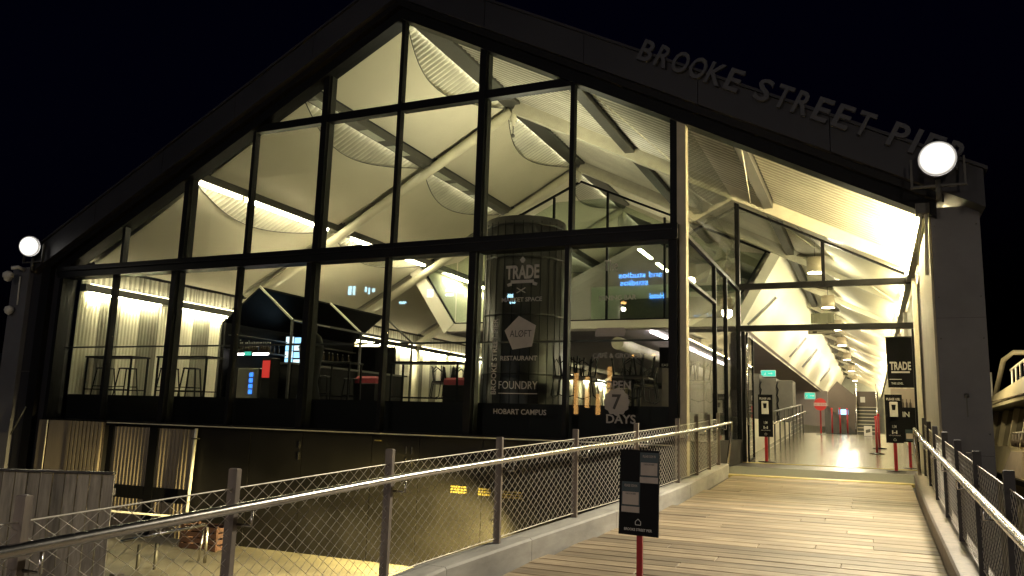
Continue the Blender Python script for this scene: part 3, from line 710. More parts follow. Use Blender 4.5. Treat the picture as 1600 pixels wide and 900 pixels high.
# ------------------------------------------------------------------ window lettering
def deco(s, x, z, w, h, bold=.014, material='vinyl', right=(1, 0, 0), up=(0, 0, 1), y=-.12): return text('window_lettering', s, material, bld, (x, y, z), w, h, right, up, .003, bold)
deco('TRADE', 3.06, 3.68, .70, .27, .03)
B(MB().prism([(2.74, -.12, 3.45), (2.82, -.12, 3.48), (2.82, -.12, 3.52), (3.3, -.12, 3.52), (3.3, -.12, 3.48), (3.38, -.12, 3.45), (3.36, -.12, 3.40), (3.28, -.12, 3.42), (3.28, -.12, 3.46), (2.84, -.12, 3.46), (2.84, -.12, 3.42), (2.76, -.12, 3.40)][::-1], (0, -.003, 0)), 'window_ribbon', 'vinyl')
B(MB().prism([(3.04, -.12, 3.86), (3.0, -.12, 3.92), (3.06, -.12, 3.99), (3.12, -.12, 3.92), (3.08, -.12, 3.86)], (0, -.003, 0)), 'window_ribbon', 'vinyl')
B(MB().beam((2.95, -.12, 3.27), (3.13, -.12, 3.37), .003, .018).beam((3.13, -.12, 3.27), (2.95, -.12, 3.37), .003, .018), 'window_cross', 'vinyl')
deco('MARKET SPACE', 3.06, 3.14, .84, .085)
pent = [(3.06 + .345 * math.cos(math.radians(a)), -.12, 2.48 + .345 * math.sin(math.radians(a))) for a in (98, 26, -46, -118, 170)]
B(MB().prism(pent, (0, -.003, 0)), 'window_badge', 'vinyl')
deco('ALØFT', 3.06, 2.48, .45, .13, .0, 'vinyl_dark', y=-.126)
deco('RESTAURANT', 3.03, 2.01, .76, .09)
deco('FOUNDRY', 3.03, 1.5, .80, .15, .0)
B(MB().box(2.63, 3.43, -.123, -.12, 1.335, 1.35), 'window_rule', 'vinyl')
deco('HOBART CAMPUS', 3.08, 1.0, 1.08, .1)
deco('BROOKE STREET PIER', 2.52, 2.05, 1.46, .105, .012, 'vinyl', (0, 0, 1), (-1, 0, 0))
deco('The', 4.84, 3.72, .26, .2, -.004); deco('DINING BAR', 4.97, 3.11, .70, .09); deco('CAFÉ & GROCERY', 5.0, 2.06, .98, .11)
B(MB().prism([(4.55 + .06 * math.sin(0), -.12, 2.4), (5.1, -.12, 2.4), (5.14, -.12, 2.48), (5.1, -.12, 2.56), (4.6, -.12, 2.56), (4.55, -.12, 2.48)], (0, -.003, 0)), 'window_badge', 'vinyl')
deco('OPEN', 4.98, 1.52, .5, .16, .02)
sc = []
for k in range(48):
    a = 2 * math.pi * k / 48; r_ = .235 + .014 * math.cos(12 * a); sc.append((4.97 + r_ * math.cos(a), -.12, 1.22 + r_ * math.sin(a)))
B(MB().prism(sc, (0, -.003, 0)), 'window_badge', 'vinyl')
deco('7', 4.97, 1.22, .17, .27, .02, 'vinyl_dark', y=-.126)
deco('DAYS', 5.05, .92, .54, .16, .02)
# ------------------------------------------------------------------ floodlights on the end columns
def flood(label, x, y, z, yawx, energy):
    t = thing('floodlight', label, 'floodlight', (x, y, z), 'floodlights on the end columns')
    MB().lathe((0, 0, 0), [(0, -.16), (.18, -.15), (.22, -.08), (.28, -.01), (.28, .03), (.265, .03)], 32).build('housing', 'fascia', t, (0, 0, 0)).matrix_local = Matrix.Translation((Vector((yawx, -1, -.15)).normalized() * .02)) @ Vector((yawx, -1, -.15)).normalized().to_track_quat('Z', 'Y').to_matrix().to_4x4()
    d = Vector((yawx, -1, -.15)).normalized()
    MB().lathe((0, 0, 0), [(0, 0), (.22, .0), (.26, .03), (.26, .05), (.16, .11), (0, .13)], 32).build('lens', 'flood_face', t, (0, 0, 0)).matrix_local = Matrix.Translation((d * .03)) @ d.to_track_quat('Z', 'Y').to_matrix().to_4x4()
    MB().beam((x - .36, y + .1, z - .38), (x - .36, y + .1, z + .05), .03, .05).beam((x + .36, y + .1, z - .38), (x + .36, y + .1, z + .05), .03, .05).box(x - .38, x + .38, y + .07, y + .13, z - .41, z - .38).build('bracket', 'steel_dark', t)
    MB().tube([(x, y + .1, z - .3), (x, y + .1, z - .62)], .04, 8).build('stem', 'steel_dark', t)
    lamp('flood_beam', 'SPOT', Vector((x, y, z)) + d * .2, energy, (1.0, .89, .68), t, .15, Vector((yawx, -1, -.55)), math.radians(150), .5)
    return t
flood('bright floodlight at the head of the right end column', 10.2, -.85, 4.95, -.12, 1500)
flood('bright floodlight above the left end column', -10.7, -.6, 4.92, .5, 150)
# cameras on the left column
t = thing('security_camera', 'white dome camera on a bracket arm below the left floodlight', 'camera', (-11.3, -.55, 4.25))
MB().tube([(-11.25, -.32, 4.38), (-11.25, -.5, 4.42), (-11.36, -.6, 4.38)], .05, 8).build('arm', 'white_paint', t)
MB().lathe((-11.42, -.62, 4.1), [(0, -.08), (.08, -.05), (.1, .02), (.13, .04), (.13, .14), (.05, .2), (0, .2)], 16).build('dome', 'white_paint', t)
t = thing('security_camera', 'small round camera halfway down the left column', 'camera', (-11.4, -.35, 3.4))
MB().lathe((-11.5, -.42, 3.3), [(0, -.14), (.09, -.08), (.12, 0), (.1, .08), (0, .12)], 14).build('ball', 'white_paint', t)
MB().tube([(-11.35, -.32, 3.45), (-11.35, -.34, 4.2)], .02, 6).build('conduit', 'white_paint', t)

# ------------------------------------------------------------------ ramp railings
def railing(name, label, px, postY, wood, hh, inward, ends, mesh_y, mesh_w=.125, mesh_h=.087):
    t = thing(name, label, 'railing', (px(0), 0, zr(0)))
    for Y in postY:
        X = px(Y); z = zr(Y)
        MB().cbox(X - .034, X + .034, Y - .019, Y + .019, z - .1, z + 1.26, .006).build('post', wood, t)
        xi = X + inward * .05
        MB().tube([(xi, Y, z + .93), (X + inward * .16, Y, z + .93), (X + inward * .16, Y, z + 1.02)], .009, 5).build('bracket', 'stainless', t)
    pts = []; Y = ends[0]
    while Y < ends[1]: pts.append((px(Y) + inward * .16, Y, zr(Y) + hh)); Y += .4
    Y = ends[1]; X = px(Y) + inward * .16
    pts += [(X, Y, zr(Y) + hh), (X, Y + .04, zr(Y) + hh - .03), (X, Y + .03, zr(Y) + hh - .25), (X + inward * -.05, Y - .12, zr(Y) + .22)]
    MB().tube(pts, .03, 12).build('handrail', 'stainless', t)
    for h in (.27, 1.14):
        q_ = []; Y = mesh_y[0]
        while Y <= mesh_y[1] + .01: q_.append((px(Y), Y, zr(Y) + h)); Y += .4
        MB().tube(q_, .005, 5).build('cable', 'wire', t)
    mb = MB(); rows = int((1.14 - .27) / mesh_h) * 2; ph = (1.14 - .27) / rows; n = int((mesh_y[1] - mesh_y[0]) / mesh_w); r = .0020
    def pt(i, j, o):
        Y = mesh_y[0] + (i + o) * mesh_w / 2; return Vector((px(Y), Y, zr(Y) + .27 + j * ph))
    for j in range(rows):
        for i in range(2 * n):
            a, b = (pt(i, j, 0), pt(i, j + 1, 1)) if (i + j) % 2 == 0 else (pt(i, j, 1), pt(i, j + 1, 0))
            d = (b - a).normalized(); u1 = Vector((1, 0, 0)); u2 = d.cross(u1)
            vs = [p + (u1 * math.cos(w_) + u2 * math.sin(w_)) * r for p in (a, b) for w_ in (0, 2.094, 4.189)]
            mb.add(vs, [(0, 1, 4, 3), (1, 2, 5, 4), (2, 0, 3, 5)], True)
    stuff(mb.build('wire_mesh', 'wire', t))
    return t
railing('ramp_railing', 'timber post and steel handrail with diamond wire mesh along the left of the ramp', lambda Y: path(Y) + .06,
        [-14.4, -12.9, -11.55, -10.2, -8.45, -6.6, -4.75, -2.75, -.7, .6, 1.7, 2.7], 'post_wood', 1.05, 1, (-16.5, 3.25), (-16, 2.7))
railing('ramp_railing', 'dark post and steel handrail with wire mesh along the right of the ramp', lambda Y: RX + .20 + max(0, Y + 1) * .012,
        [-13.2, -11.4, -9.6, -7.8, -6.0, -4.3, -2.6, -.9, .9, 2.6], 'post_dark', 1.05, -1, (-16.5, 2.7), (-16, 2.6))

# ------------------------------------------------------------------ signs at the ramp and the door
def house_icon(t, c, s, r, u, m):
    P = [(-.5, -.45), (-.5, .1), (0, .55), (.5, .1), (.5, -.45)]
    mb = MB(); pts = [Vector(c) + r * x * s + u * y * s for x, y in P]
    for a, b in list(zip(pts, pts[1:])) + [(pts[-1], pts[0])]: mb.beam(a, b, s * .1, .003, r.cross(u))
    mb.build('house_icon', m, t)
base = Vector((7.23, -7.0, zr(-7)))
t = thing('notice_stand', 'black notice board on a red post standing on the ramp boards', 'sign', base)
yw = math.radians(-8); R_ = Vector((math.cos(yw), math.sin(yw), 0)); U_ = Vector((0, .06, 1)).normalized(); N_ = R_.cross(U_)
def plate(t, c, w, h, th, name, m):
    c = Vector(c); return fixn(MB().prism([c - R_ * w / 2 - U_ * h / 2, c + R_ * w / 2 - U_ * h / 2, c + R_ * w / 2 + U_ * h / 2, c - R_ * w / 2 + U_ * h / 2], N_ * th).build(name, m, t))
pc = Vector((7.235, -7.0, .24))
plate(t, pc, .37, .735, -.02, 'board', 'sign_black')
MB().cbox(7.215, 7.265, -6.99, -6.955, zr(-7) + .01, .2, .004).build('post', 'red_post', t)
MB().lathe((7.24, -6.97, zr(-7)), [(0, 0), (.17, 0), (.17, .012), (.03, .02), (0, .02)], 20).build('base_plate', 'sign_black', t)
for dx, dz in [(.095, .215), (-.075, -.045)]:
    c = pc + R_ * dx + U_ * dz
    plate(t, c, .175, .265, .003, 'leaflet', 'sign_teal'); plate(t, c - U_ * .01 + N_ * .003, .155, .11, .002, 'card', 'paper')
    plate(t, c - U_ * .105 + N_ * .003, .17, .05, .002, 'card', 'paper')
    text('print', 'CHECK IN HERE', 'sign_teal', t, c + U_ * .03 + N_ * .006, .1, .014, R_, U_, .001, .0)
    text('print', 'PLEASE SIGN IN', 'paper', t, c + U_ * .1 + N_ * .004, .12, .022, R_, U_, .001, .0)
house_icon(t, pc - U_ * .255 + N_ * .003, .05, R_, U_, 'white_print')
text('print', 'BROOKE STREET PIER', 'white_print', t, pc - U_ * .318 + N_ * .003, .26, .022, R_, U_, .001, .01)

def sanitiser(label, x, y, z, h=1.65):
    global R_, U_, N_
    R_, U_ = Vector((1, 0, 0)), Vector((0, 0, 1)); N_ = R_.cross(U_)
    t = thing('sanitiser_stand', label, 'sign', (x, y, z), 'hand sanitiser stands at the door')
    c = Vector((x, y, z + h - .52))
    plate(t, c, .345, 1.04, -.025, 'board', 'sign_black')
    MB().cbox(x - .035, x + .035, y + .027, y + .07, z + .01, z + h - .7, .004).build('post', 'red_post', t)
    MB().lathe((x, y + .05, z), [(0, 0), (.2, 0), (.2, .012), (.04, .02), (0, .02)], 20).build('base_plate', 'sign_black', t)
    d = c + U_ * .2
    MB().cbox(d.x - .08, d.x + .08, y - .09, y - .001, d.z - .16, d.z + .16, .01).build('dispenser', 'white_print', t)
    fixn(MB().prism([(d.x - .045, y - .092, d.z + .1), (d.x + .045, y - .092, d.z + .1), (d.x + .03, y - .092, d.z - .02), (d.x - .03, y - .092, d.z - .02)], (0, -.004, 0)).build('window', 'sign_black', t))
    text('print', 'PLEASE USE:', 'white_print', t, c + U_ * .42 + N_ * .002, .27, .05, R_, U_, .001, .01)
    text('print', '1.5M', 'white_print', t, c - U_ * .17 + N_ * .002, .08, .06, R_, U_, .001, .01)
    text('print', 'I-I', 'white_print', t, c - U_ * .29 + N_ * .002, .1, .07, R_, U_, .001, .03)
    text('print', 'KEEP YOUR DISTANCE', 'white_print', t, c - U_ * .36 + N_ * .002, .22, .02, R_, U_, .001, .0)
    house_icon(t, c - U_ * .45 + N_ * .003, .05, R_, U_, 'white_print')
sanitiser('black sanitiser stand with red post left of the doorway', 6.71, 6.9, .02)
sanitiser('black sanitiser stand with red post right of the doorway', 9.57, 5.4, 0.0)

# TRADE banner and IN board at the right jamb
R_, U_ = Vector((1, 0, 0)), Vector((0, 0, 1)); N_ = R_.cross(U_)
t = thing('hanging_banner', 'black cloth banner with white lettering inside the right door jamb', 'banner', (9.8, 7.4, 1.9))
mb = MB(); vs = []; fs = []
for i in range(9):
    for j in range(9):
        x = 9.5 + .6 * i / 8 + .02 * (j / 8); vs.append((x, 7.4 + .018 * math.sin(i * 1.1 + j * .4), 3.12 - 1.22 * j / 8))
for i in range(8):
    for j in range(8): a = i * 9 + j; fs.append((a, a + 1, a + 10, a + 9))
mb.add(vs, fs, True); fixn(mb.build('cloth', 'sign_black', t))
MB().tube([(9.46, 7.4, 3.13), (10.1, 7.4, 3.13)], .012, 6).build('hanging_rod', 'steel_dark', t)
text('lettering', 'TRADE', 'white_print', t, (9.8, 7.36, 2.42), .46, .2, bold=.03, depth=.004)
MB().box(9.6, 10.0, 7.355, 7.36, 2.25, 2.29).build('ribbon', 'white_print', t)
text('lettering', 'THIS LEVEL', 'white_print', t, (9.72, 7.36, 2.0), .26, .05, bold=.01, depth=.004)
MB().box(9.55, 9.82, 7.355, 7.36, 2.09, 2.105).build('rule', 'white_print', t)
t = thing('directory_panel', 'pale directory panel with bottle pictures hung below the black banner', 'sign', (9.82, 7.42, 1.4))
MB().box(9.56, 10.08, 7.40, 7.43, 1.40, 1.88).build('board', 'paper', t)
for k in range(4): MB().lathe((9.74 + k * .08, 7.385, 1.41), [(0, 0), (.025, 0), (.025, .12), (.01, .16), (.01, .22), (0, .22)], 8).build('bottle_picture', 'bronze', t)
t = thing('in_board', 'black IN board on a red post behind the right sanitiser stand', 'sign', (9.92, 7.0, .03))
plate(t, (9.93, 7.0, 1.02), .32, .80, -.02, 'board', 'sign_black')
text('print', 'IN', 'white_print', t, (9.86, 6.995, 1.26), .15, .12, bold=.03, depth=.002)
plate(t, (9.93, 6.995, .78), .2, .26, .003, 'leaflet', 'sign_teal'); plate(t, (9.93, 6.991, .76), .17, .12, .002, 'card', 'paper')
MB().cbox(9.88, 9.94, 7.02, 7.05, .03, .75, .004).build('post', 'red_post', t)
MB().lathe((9.91, 7.035, .02), [(0, 0), (.17, 0), (.17, .012), (.03, .02), (0, .02)], 18).build('base_plate', 'sign_black', t)

# ------------------------------------------------------------------ passage: lamps, rails, stair
zf = lambda Y: min(.7, max(0, .004 + .0497 * (Y - 6.5)))
for k, Y in enumerate([8.8, 15.6, 22.4, 29.2, 38, 48, 60]):
    t = thing('pendant_lamp', ['wide drum pendant lamp nearest the entrance doors', 'second drum pendant lamp along the passage', 'third drum pendant lamp along the passage', 'fourth drum pendant lamp along the passage', 'fifth drum pendant lamp along the passage', 'sixth drum pendant lamp along the passage', 'farthest drum pendant lamp in the passage'][k],
              'lamp', (7.87, Y, 5.05), 'pendant lamps over the passage')
    MB().lathe((7.87, Y, 5.05), [(.2, .0), (.22, 0), (.22, .42), (0, .44)], 24).lathe((7.87, Y, 5.05), [(.2, 0), (.2, .06)], 24).build('shade', 'lamp_white', t)
    MB().lathe((7.87, Y, 5.05), [(0, .05), (.198, .05)], 24).build('diffuser', 'lamp_face', t)
    MB().tube([(7.87, Y, 5.48), (7.87, Y, lz(7.87) - .05)], .01, 5).build('cord', 'steel_dark', t)
    lamp('pendant_light', 'POINT', (7.87, Y, 4.95), 100 if k == 0 else 130, (1.0, .88, .60), t, .18)
for i, Xr in enumerate((6.62,)):
    t = thing('ramp_handrail', 'double steel handrail on dark posts along the left of the passage ramp', 'railing', (Xr, 8, zf(8)))
    MB().tube([(Xr + .08, Y, zf(Y) + .86) for Y in (8.2, 12, 16, 20.2)] + [(Xr + .08, 20.4, zf(20) + .80)], .024, 8).build('handrail', 'stainless', t)
    MB().tube([(Xr - .1, Y, zf(Y) + 1.12) for Y in (8.2, 12, 16, 20.2)], .03, 8).build('top_rail', 'steel_dark', t)
    for k in range(9):
        Y = 8.3 + k * 1.45; MB().box(Xr - .02, Xr + .02, Y - .03, Y + .03, zf(Y), zf(Y) + 1.12).build('post', 'steel_dark', t)
    for h in (.2, .35, .5, .65): MB().tube([(Xr - .03, 8.3, zf(8.3) + h), (Xr - .03, 19.9, zf(19.9) + h)], .006, 5).build('cable', 'wire', t)
t = thing('cafe_counter', 'grey cafe counter boxes with wavy black joints left of the passage', 'counter', (5.6, 17.4, 1.1))
for k, (x0, x1, z1) in enumerate([(4.6, 5.35, 2.84), (5.36, 5.95, 2.68), (5.96, 6.52, 2.6)]):
    MB().cbox(x0 + .01, x1 - .01, 17.0, 18.2, 1.1, z1, .01).build('counter_box', 'grey_box', t)
    MB().tube([(x0 + .02 + .03 * math.sin(q_ * 1.9), 16.98, 1.15 + q_ * .1) for q_ in range(15)], .022, 5).build('wavy_joint', 'sign_black', t)
for k, (x, y_, z, lab) in enumerate([(5.5, 18.5, 2.95, 'green lit exit sign hung under the soffit left of the passage'), (6.93, 19.5, 2.15, 'smaller green lit exit sign low above the round red sign')]):
    t = thing('exit_sign', lab, 'exit sign', (x, y_, z))
    w = .28 if k == 0 else .2
    MB().cbox(x - w, x + w, y_, y_ + .06, z - .13, z + .13, .01).build('case', 'white_print', t)
    MB().box(x - w + .02, x + w - .02, y_ - .006, y_ - .002, z - .11, z + .11).build('lit_panel', 'exit_green', t)
    MB().beam((x - .10, y_ - .008, z + .03), (x - .13, y_ - .008, z - .03), .004, .03).beam((x - .13, y_ - .008, z - .03), (x - .17, y_ - .008, z - .08), .004, .02).beam((x - .13, y_ - .008, z - .03), (x - .08, y_ - .008, z - .07), .004, .02).build('running_figure', 'white_print', t)
    MB().beam((x, y_ - .008, z), (x + .12, y_ - .008, z), .004, .025).prism([(x + .1, y_ - .008, z - .045), (x + .16, y_ - .008, z), (x + .1, y_ - .008, z + .045)], (0, -.003, 0)).build('arrow', 'white_print', t)
t = thing('round_sign', 'round red sign with white band on a red post at the ramp head', 'sign', (7.27, 20.0, .7))
fixn(MB().prism([(7.27 + .24 * math.cos(2 * math.pi * k / 32), 20.0, 1.84 + .24 * math.sin(2 * math.pi * k / 32)) for k in range(32)], (0, .03, 0)).build('disc', 'red_sign', t))
MB().box(7.03, 7.51, 19.985, 19.995, 1.78, 1.90).build('band', 'white_print', t)
text('print', 'RED DECKER', 'red_sign', t, (7.27, 19.98, 1.84), .42, .075, bold=.02, depth=.003)
MB().cbox(7.24, 7.30, 20.03, 20.07, .7, 1.7, .004).build('post', 'red_post', t); MB().box(7.1, 7.44, 19.9, 20.2, .702, .715).build('base_plate', 'sign_black', t)
# exit directional lights over the door head
t = thing('exit_sign', 'green exit box fixed above the entrance door head', 'exit sign', (8.1, 6.75, 3.5))
MB().cbox(7.85, 8.38, 6.72, 6.80, 3.42, 3.66, .01).build('case', 'poly_dark', t); MB().box(7.87, 8.36, 6.801, 6.806, 3.44, 3.64).build('lit_panel', 'exit_green', t)
t = thing('door_sensor', 'grey sensor box under the entrance door head', 'sensor', (8.1, 6.45, 3.2))
MB().cbox(7.8, 8.4, 6.40, 6.5, 3.12, 3.20, .01).build('case', 'grey_box', t); MB().box(7.9, 8.0, 6.395, 6.399, 3.14, 3.18).build('eye', 'sign_black', t)
# stanchions
def stanchion(x, y_, h=1.0):
    z = zf(y_); t = thing('queue_post', 'red', 'queue post', (x, y_, z), 'red queue posts along the passage')
    MB().tube([(x, y_, z + .03), (x, y_, z + h)], .033, 10).build('post', 'red_post', t)
    MB().lathe((x, y_, z), [(0, 0), (.2, 0), (.2, .012), (.05, .03), (0, .03)], 18).build('base_plate', 'sign_black', t)
    MB().lathe((x, y_, z + h), [(0, .05), (.035, .05), (.04, 0), (.035, -.02)], 10).build('cap', 'red_sign', t); return t
for (x, y_, lab) in [(9.22, 11.0, 'red queue post nearest the right sanitiser stand'), (9.30, 13.2, 'red queue post just behind the nearest one'), (7.95, 20.8, 'tall red queue post left of the stair'), (8.2, 21.5, 'red queue post against the stair side'), (7.62, 21.5, 'red queue post right of the round red sign')]:
    stanchion(x, y_)['label'] = lab
t = thing('folded_leaflet_board', 'small white leaflet board leaning at the foot of the stair', 'sign', (8.98, 19.6, .66))
fixn(MB().prism([(8.82, 19.6, .67), (9.1, 19.6, .67), (9.1, 19.75, 1.05), (8.82, 19.75, 1.05)], (0, .015, 0)).build('board', 'white_print', t))
fixn(MB().prism([(8.88, 19.64, .78), (9.04, 19.64, .82), (9.04, 19.7, .94), (8.88, 19.7, .90)], (0, -.01, 0)).build('picture', 'grey_box', t))
# stair at the far end
t = thing('staircase', 'short staircase with pale nosings rising at the end of the passage', 'stairs', (8.9, 24, .7))
for k in range(8):
    MB().box(8.52, 9.3, 24 + k * .28, 24.28 + k * .28, .7, .7 + (k + 1) * .155 - .03).build('riser', 'steel_dark', t)
    MB().box(8.5, 9.32, 23.98 + k * .28, 24.28 + k * .28, .7 + (k + 1) * .155 - .028, .7 + (k + 1) * .155).build('tread', 'steel_cream', t)
for x in (8.46, 9.36): MB().beam((x, 24, .8), (x, 26.3, 2.1), .05, .3).build('stringer', 'steel_dark', t)
for x in (8.5, 9.32): MB().tube([(x, 24, .8), (x, 24, 1.75), (x, 26.3, 3.0)], .025, 8).build('handrail', 'stainless', t)
MB().box(8.4, 9.4, 26.3, 26.4, .7, 2.65).build('landing_wall', 'bronze', t)
MB().box(8.65, 8.85, 26.27, 26.295, 2.15, 2.4).build('notice', 'white_print', t)
t = thing('bronze_kiosk', 'dark angular timber kiosk beside the stair with raked top', 'kiosk', (7.8, 24.5, .7))
fixn(MB().prism([(7.35, 24.4, 1.9), (8.5, 24.4, .7), (8.5, 24.4, 2.35), (7.75, 24.4, 3.0), (7.35, 24.4, 2.5)][::-1], (0, 3, 0)).build('body', 'bronze', t))
MB().box(7.2, 8.45, 24.5, 27, .7, 1.9).build('base', 'steel_dark', t)
t = thing('blue_screen', 'small blue lit screen on the kiosk wall beyond the red posts', 'screen', (8.0, 23.9, 1.6)); MB().cbox(7.78, 8.2, 23.9, 23.95, 1.5, 1.78, .01).build('case', 'sign_black', t); MB().box(7.8, 8.18, 23.89, 23.898, 1.53, 1.76).build('display', 'fridge_blue', t)

# ------------------------------------------------------------------ interior: tank, gabled bar kiosk, furniture
t = thing('dark_tank', 'tall dark round tank standing behind the lettered window', 'tank', (1.34, 4.0, 1.1))
MB().lathe((1.34, 4, 1.1), [(1.0, 0), (1.0, 4.62), (.96, 4.62), (.96, 4.44), (0, 4.44)], 40).build('shell', 'tank', t)
for h in (.8, 2.2, 3.6, 4.4): MB().lathe((1.34, 4, 1.1 + h), [(1.003, 0), (1.012, .01), (1.012, .05), (1.003, .06)], 40).build('hoop', 'tank', t)
for k in range(14):
    a = -math.pi * (k + .5) / 14; MB().beam((1.34 + 1.008 * math.cos(a), 4 + 1.008 * math.sin(a), 1.2), (1.34 + 1.008 * math.cos(a), 4 + 1.008 * math.sin(a), 5.6), .012, .012).build('seam', 'sign_black', t)

t = thing('added_uplighter', 'round unseen light added inside the rim of the dark tank', 'lamp', (1.34, 4.0, 5.56))  # added light, out of sight in the rim, to brighten the ceiling sails
MB().lathe((1.34, 4, 5.55), [(0, .0), (.8, 0), (.8, .03), (.76, .03)], 28).build('tray', 'steel_dark', t)
MB().lathe((1.34, 4, 5.575), [(0, 0), (.75, 0)], 28).build('diffuser', 'fill_led_dish', t)
kx, ky0, ky1, kz, ke = -6.2, 3.0, 9.2, 4.28, 3.32
t = thing('bar_kiosk', 'black gabled bar kiosk with steel rafters behind the left windows', 'kiosk', (kx, 3, 1.1))
fixn(MB().prism([(kx, ky0, kz), (kx - 1.25, ky0, ke), (kx - 1.25, ky0, ke - .06), (kx, ky0, kz - .06)], (0, ky1 - ky0, 0)).build('roof_slope', 'sign_black', t))
MB().box(kx - .34, kx - .26, ky0 + .3, ky1 - .3, kz - .19, kz - .155).build('added_ridge_uplight', 'fill_led_ridge', t)  # unseen strip added behind the ridge to light the sails above
for Y in (ky0, 6.2, ky1):
    MB().beam((kx, Y, kz), (kx + 1.22, Y, ke), .05, .05).build('rafter', 'steel_cream' if Y < 9 else 'steel_dark', t)
    MB().box(kx + 1.18, kx + 1.24, Y - .03, Y + .03, 1.1, ke).build('post', 'steel_dark', t); MB().box(kx - 1.28, kx - 1.22, Y - .03, Y + .03, 1.1, ke - .06).build('post', 'steel_dark', t)
MB().box(kx + 1.18, kx + 1.25, ky0, ky1, ke - .03, ke + .03).build('eave_rail', 'steel_dark', t)
MB().box(kx + 1.251, kx + 1.256, ky0, 4.6, ke - .02, ke + .005).build('eave_trim', 'steel_cream', t)
MB().box(kx - 1.2, kx + .6, ky1 - .1, ky1, 1.1, 3.2).build('back_panel', 'sign_black', t)
MB().box(kx - 1.22, kx - 1.1, ky0, ky1, 1.1, 3.3).build('side_panel', 'sign_black', t)
MB().box(kx + .7, kx + 1.15, ky0 + .2, ky1 - .3, 1.1, 2.15).build('counter', 'sign_black', t); MB().cbox(kx + .62, kx + 1.22, ky0 + .1, ky1 - .2, 2.15, 2.2, .006).build('counter_top', 'steel_dark', t)
MB().box(kx - 1.0, kx + .55, ky0 + .1, ky0 + .5, 1.1, 2.05).build('counter', 'sign_black', t)
for z in (2.55, 2.95): MB().box(kx - 1.08, kx - .8, ky0 + .1, ky1 - .3, z, z + .03).build('shelf', 'steel_dark', t)
MB().box(kx - .9, kx + .2, ky0 + .3, ky0 + .34, 2.42, 2.46).build('lit_shelf_edge', 'led_white', t); MB().box(kx - .9, kx + .2, ky0 + .3, ky0 + .5, 2.46, 2.49).build('shelf', 'steel_dark', t)
bottle0 = None
for k in range(34):
    if k < 14: p = (kx - .88 + k * .08, ky0 + .4 + random.uniform(-.03, .03), 2.49)
    else: p = (kx - .95 + random.uniform(-.05, .05), ky0 + .5 + (k - 14) * .27, 2.58)
    if bottle0 is None:
        bottle0 = thing('bottle', 'dark spirit bottle standing on the bar kiosk shelves', 'bottle', p, 'bottles on the kiosk shelves')
        MB().lathe(p, [(0, 0), (.034, 0), (.036, .16), (.013, .21), (.013, .26)], 10).build('glass_body', 'bottle_glass', bottle0)
        MB().lathe(p, [(.015, .255), (.016, .29), (0, .29)], 8).build('cap', 'white_print', bottle0)
    else: dup(bottle0, p)
t = thing('drinks_fridge', 'cool lit drinks fridge glowing inside the bar kiosk', 'fridge', (-6.8, 5.0, 1.1))
MB().cbox(-7.1, -6.45, 5.3, 5.8, 1.1, 3.2, .02).build('cabinet', 'sign_black', t)
for k in range(4):
    for j in range(2): MB().box(-7.06 + j * .32, -6.78 + j * .30, 5.285, 5.297, 2.28 + k * .22, 2.45 + k * .22 + (j == 0) * .03).build('lit_shelf', 'fridge_white' if (k + j) % 2 else 'fridge_blue', t)
t = thing('blue_tap_fridge', 'narrow blue lit fridge low at the left end of the bar', 'fridge', (-6.5, 2.4, 1.1))
MB().cbox(-6.35, -5.65, 2.6, 3.0, 1.1, 2.0, .02).build('cabinet', 'poly_dark', t)
for k in range(4): MB().box(-5.94, -5.82, 2.585, 2.597, 1.32 + k * .15, 1.43 + k * .15).build('lit_shelf', 'screen_blue', t)
t = thing('red_cooler', 'small red lit cooler beside the bar kiosk counter', 'cooler', (-5.4, 2.6, 1.1)); MB().cbox(-5.55, -5.25, 2.6, 2.95, 1.1, 2.28, .02).build('cabinet', 'sign_black', t); MB().box(-5.52, -5.28, 2.585, 2.597, 1.75, 2.2).build('lit_door', 'glow_red', t)
t = thing('exit_sign', 'dim green exit sign inside the left bar window', 'exit sign', (-5.95, 2.5, 2.4)); MB().cbox(-6.1, -5.85, 2.5, 2.54, 2.32, 2.44, .005).build('case', 'sign_black', t); MB().box(-6.09, -5.86, 2.492, 2.498, 2.33, 2.43).build('lit_panel', 'exit_green', t)

def leaner(label, x, y_, L, rz=0, D=.6, H=1.08):
    t = thing('leaner_table', label, 'table', (x, y_, 1.1), 'tall black frame tables in the dining hall', rz)
    o = (x, y_, 1.1)
    def b(mb, n, m='black_metal'): mb.build(n, m, t, (0, 0, 0))
    b(MB().cbox(-L / 2, L / 2, -D / 2, D / 2, H - .04, H, .005), 'table_top')
    for sx in (-1, 1):
        for sy in (-1, 1): b(MB().box(sx * (L / 2 - .04) - .02, sx * (L / 2 - .04) + .02, sy * (D / 2 - .04) - .02, sy * (D / 2 - .04) + .02, 0, H - .042), 'leg')
    for sy in (-1, 1): b(MB().box(-L / 2 + .06, L / 2 - .06, sy * (D / 2 - .04) - .012, sy * (D / 2 - .04) + .012, .2, .225), 'stretcher')
    return t
def stool(label, x, y_, rz=0):
    t = thing('bar_stool', label, 'stool', (x, y_, 1.1), 'black metal bar stools', rz)
    def b(mb, n): return mb.build(n, 'black_metal', t, (0, 0, 0))
    b(MB().cbox(-.16, .16, -.16, .16, .74, .77, .015), 'seat')
    for sx in (-1, 1):
        for sy in (-1, 1): b(MB().beam((sx * .14, sy * .14, .745), (sx * .21, sy * .21, 0), .03, .03), 'leg')
    for s_ in (-1, 1): b(MB().box(-.18, .18, s_ * .18 - .01, s_ * .18 + .01, .28, .30), 'foot_rest')
    return t
leaner('tall black frame table at the far left corner window', -9.0, 1.0, 1.7); leaner('tall black frame table in the second pair of left windows', -6.6, 1.15, 1.7)
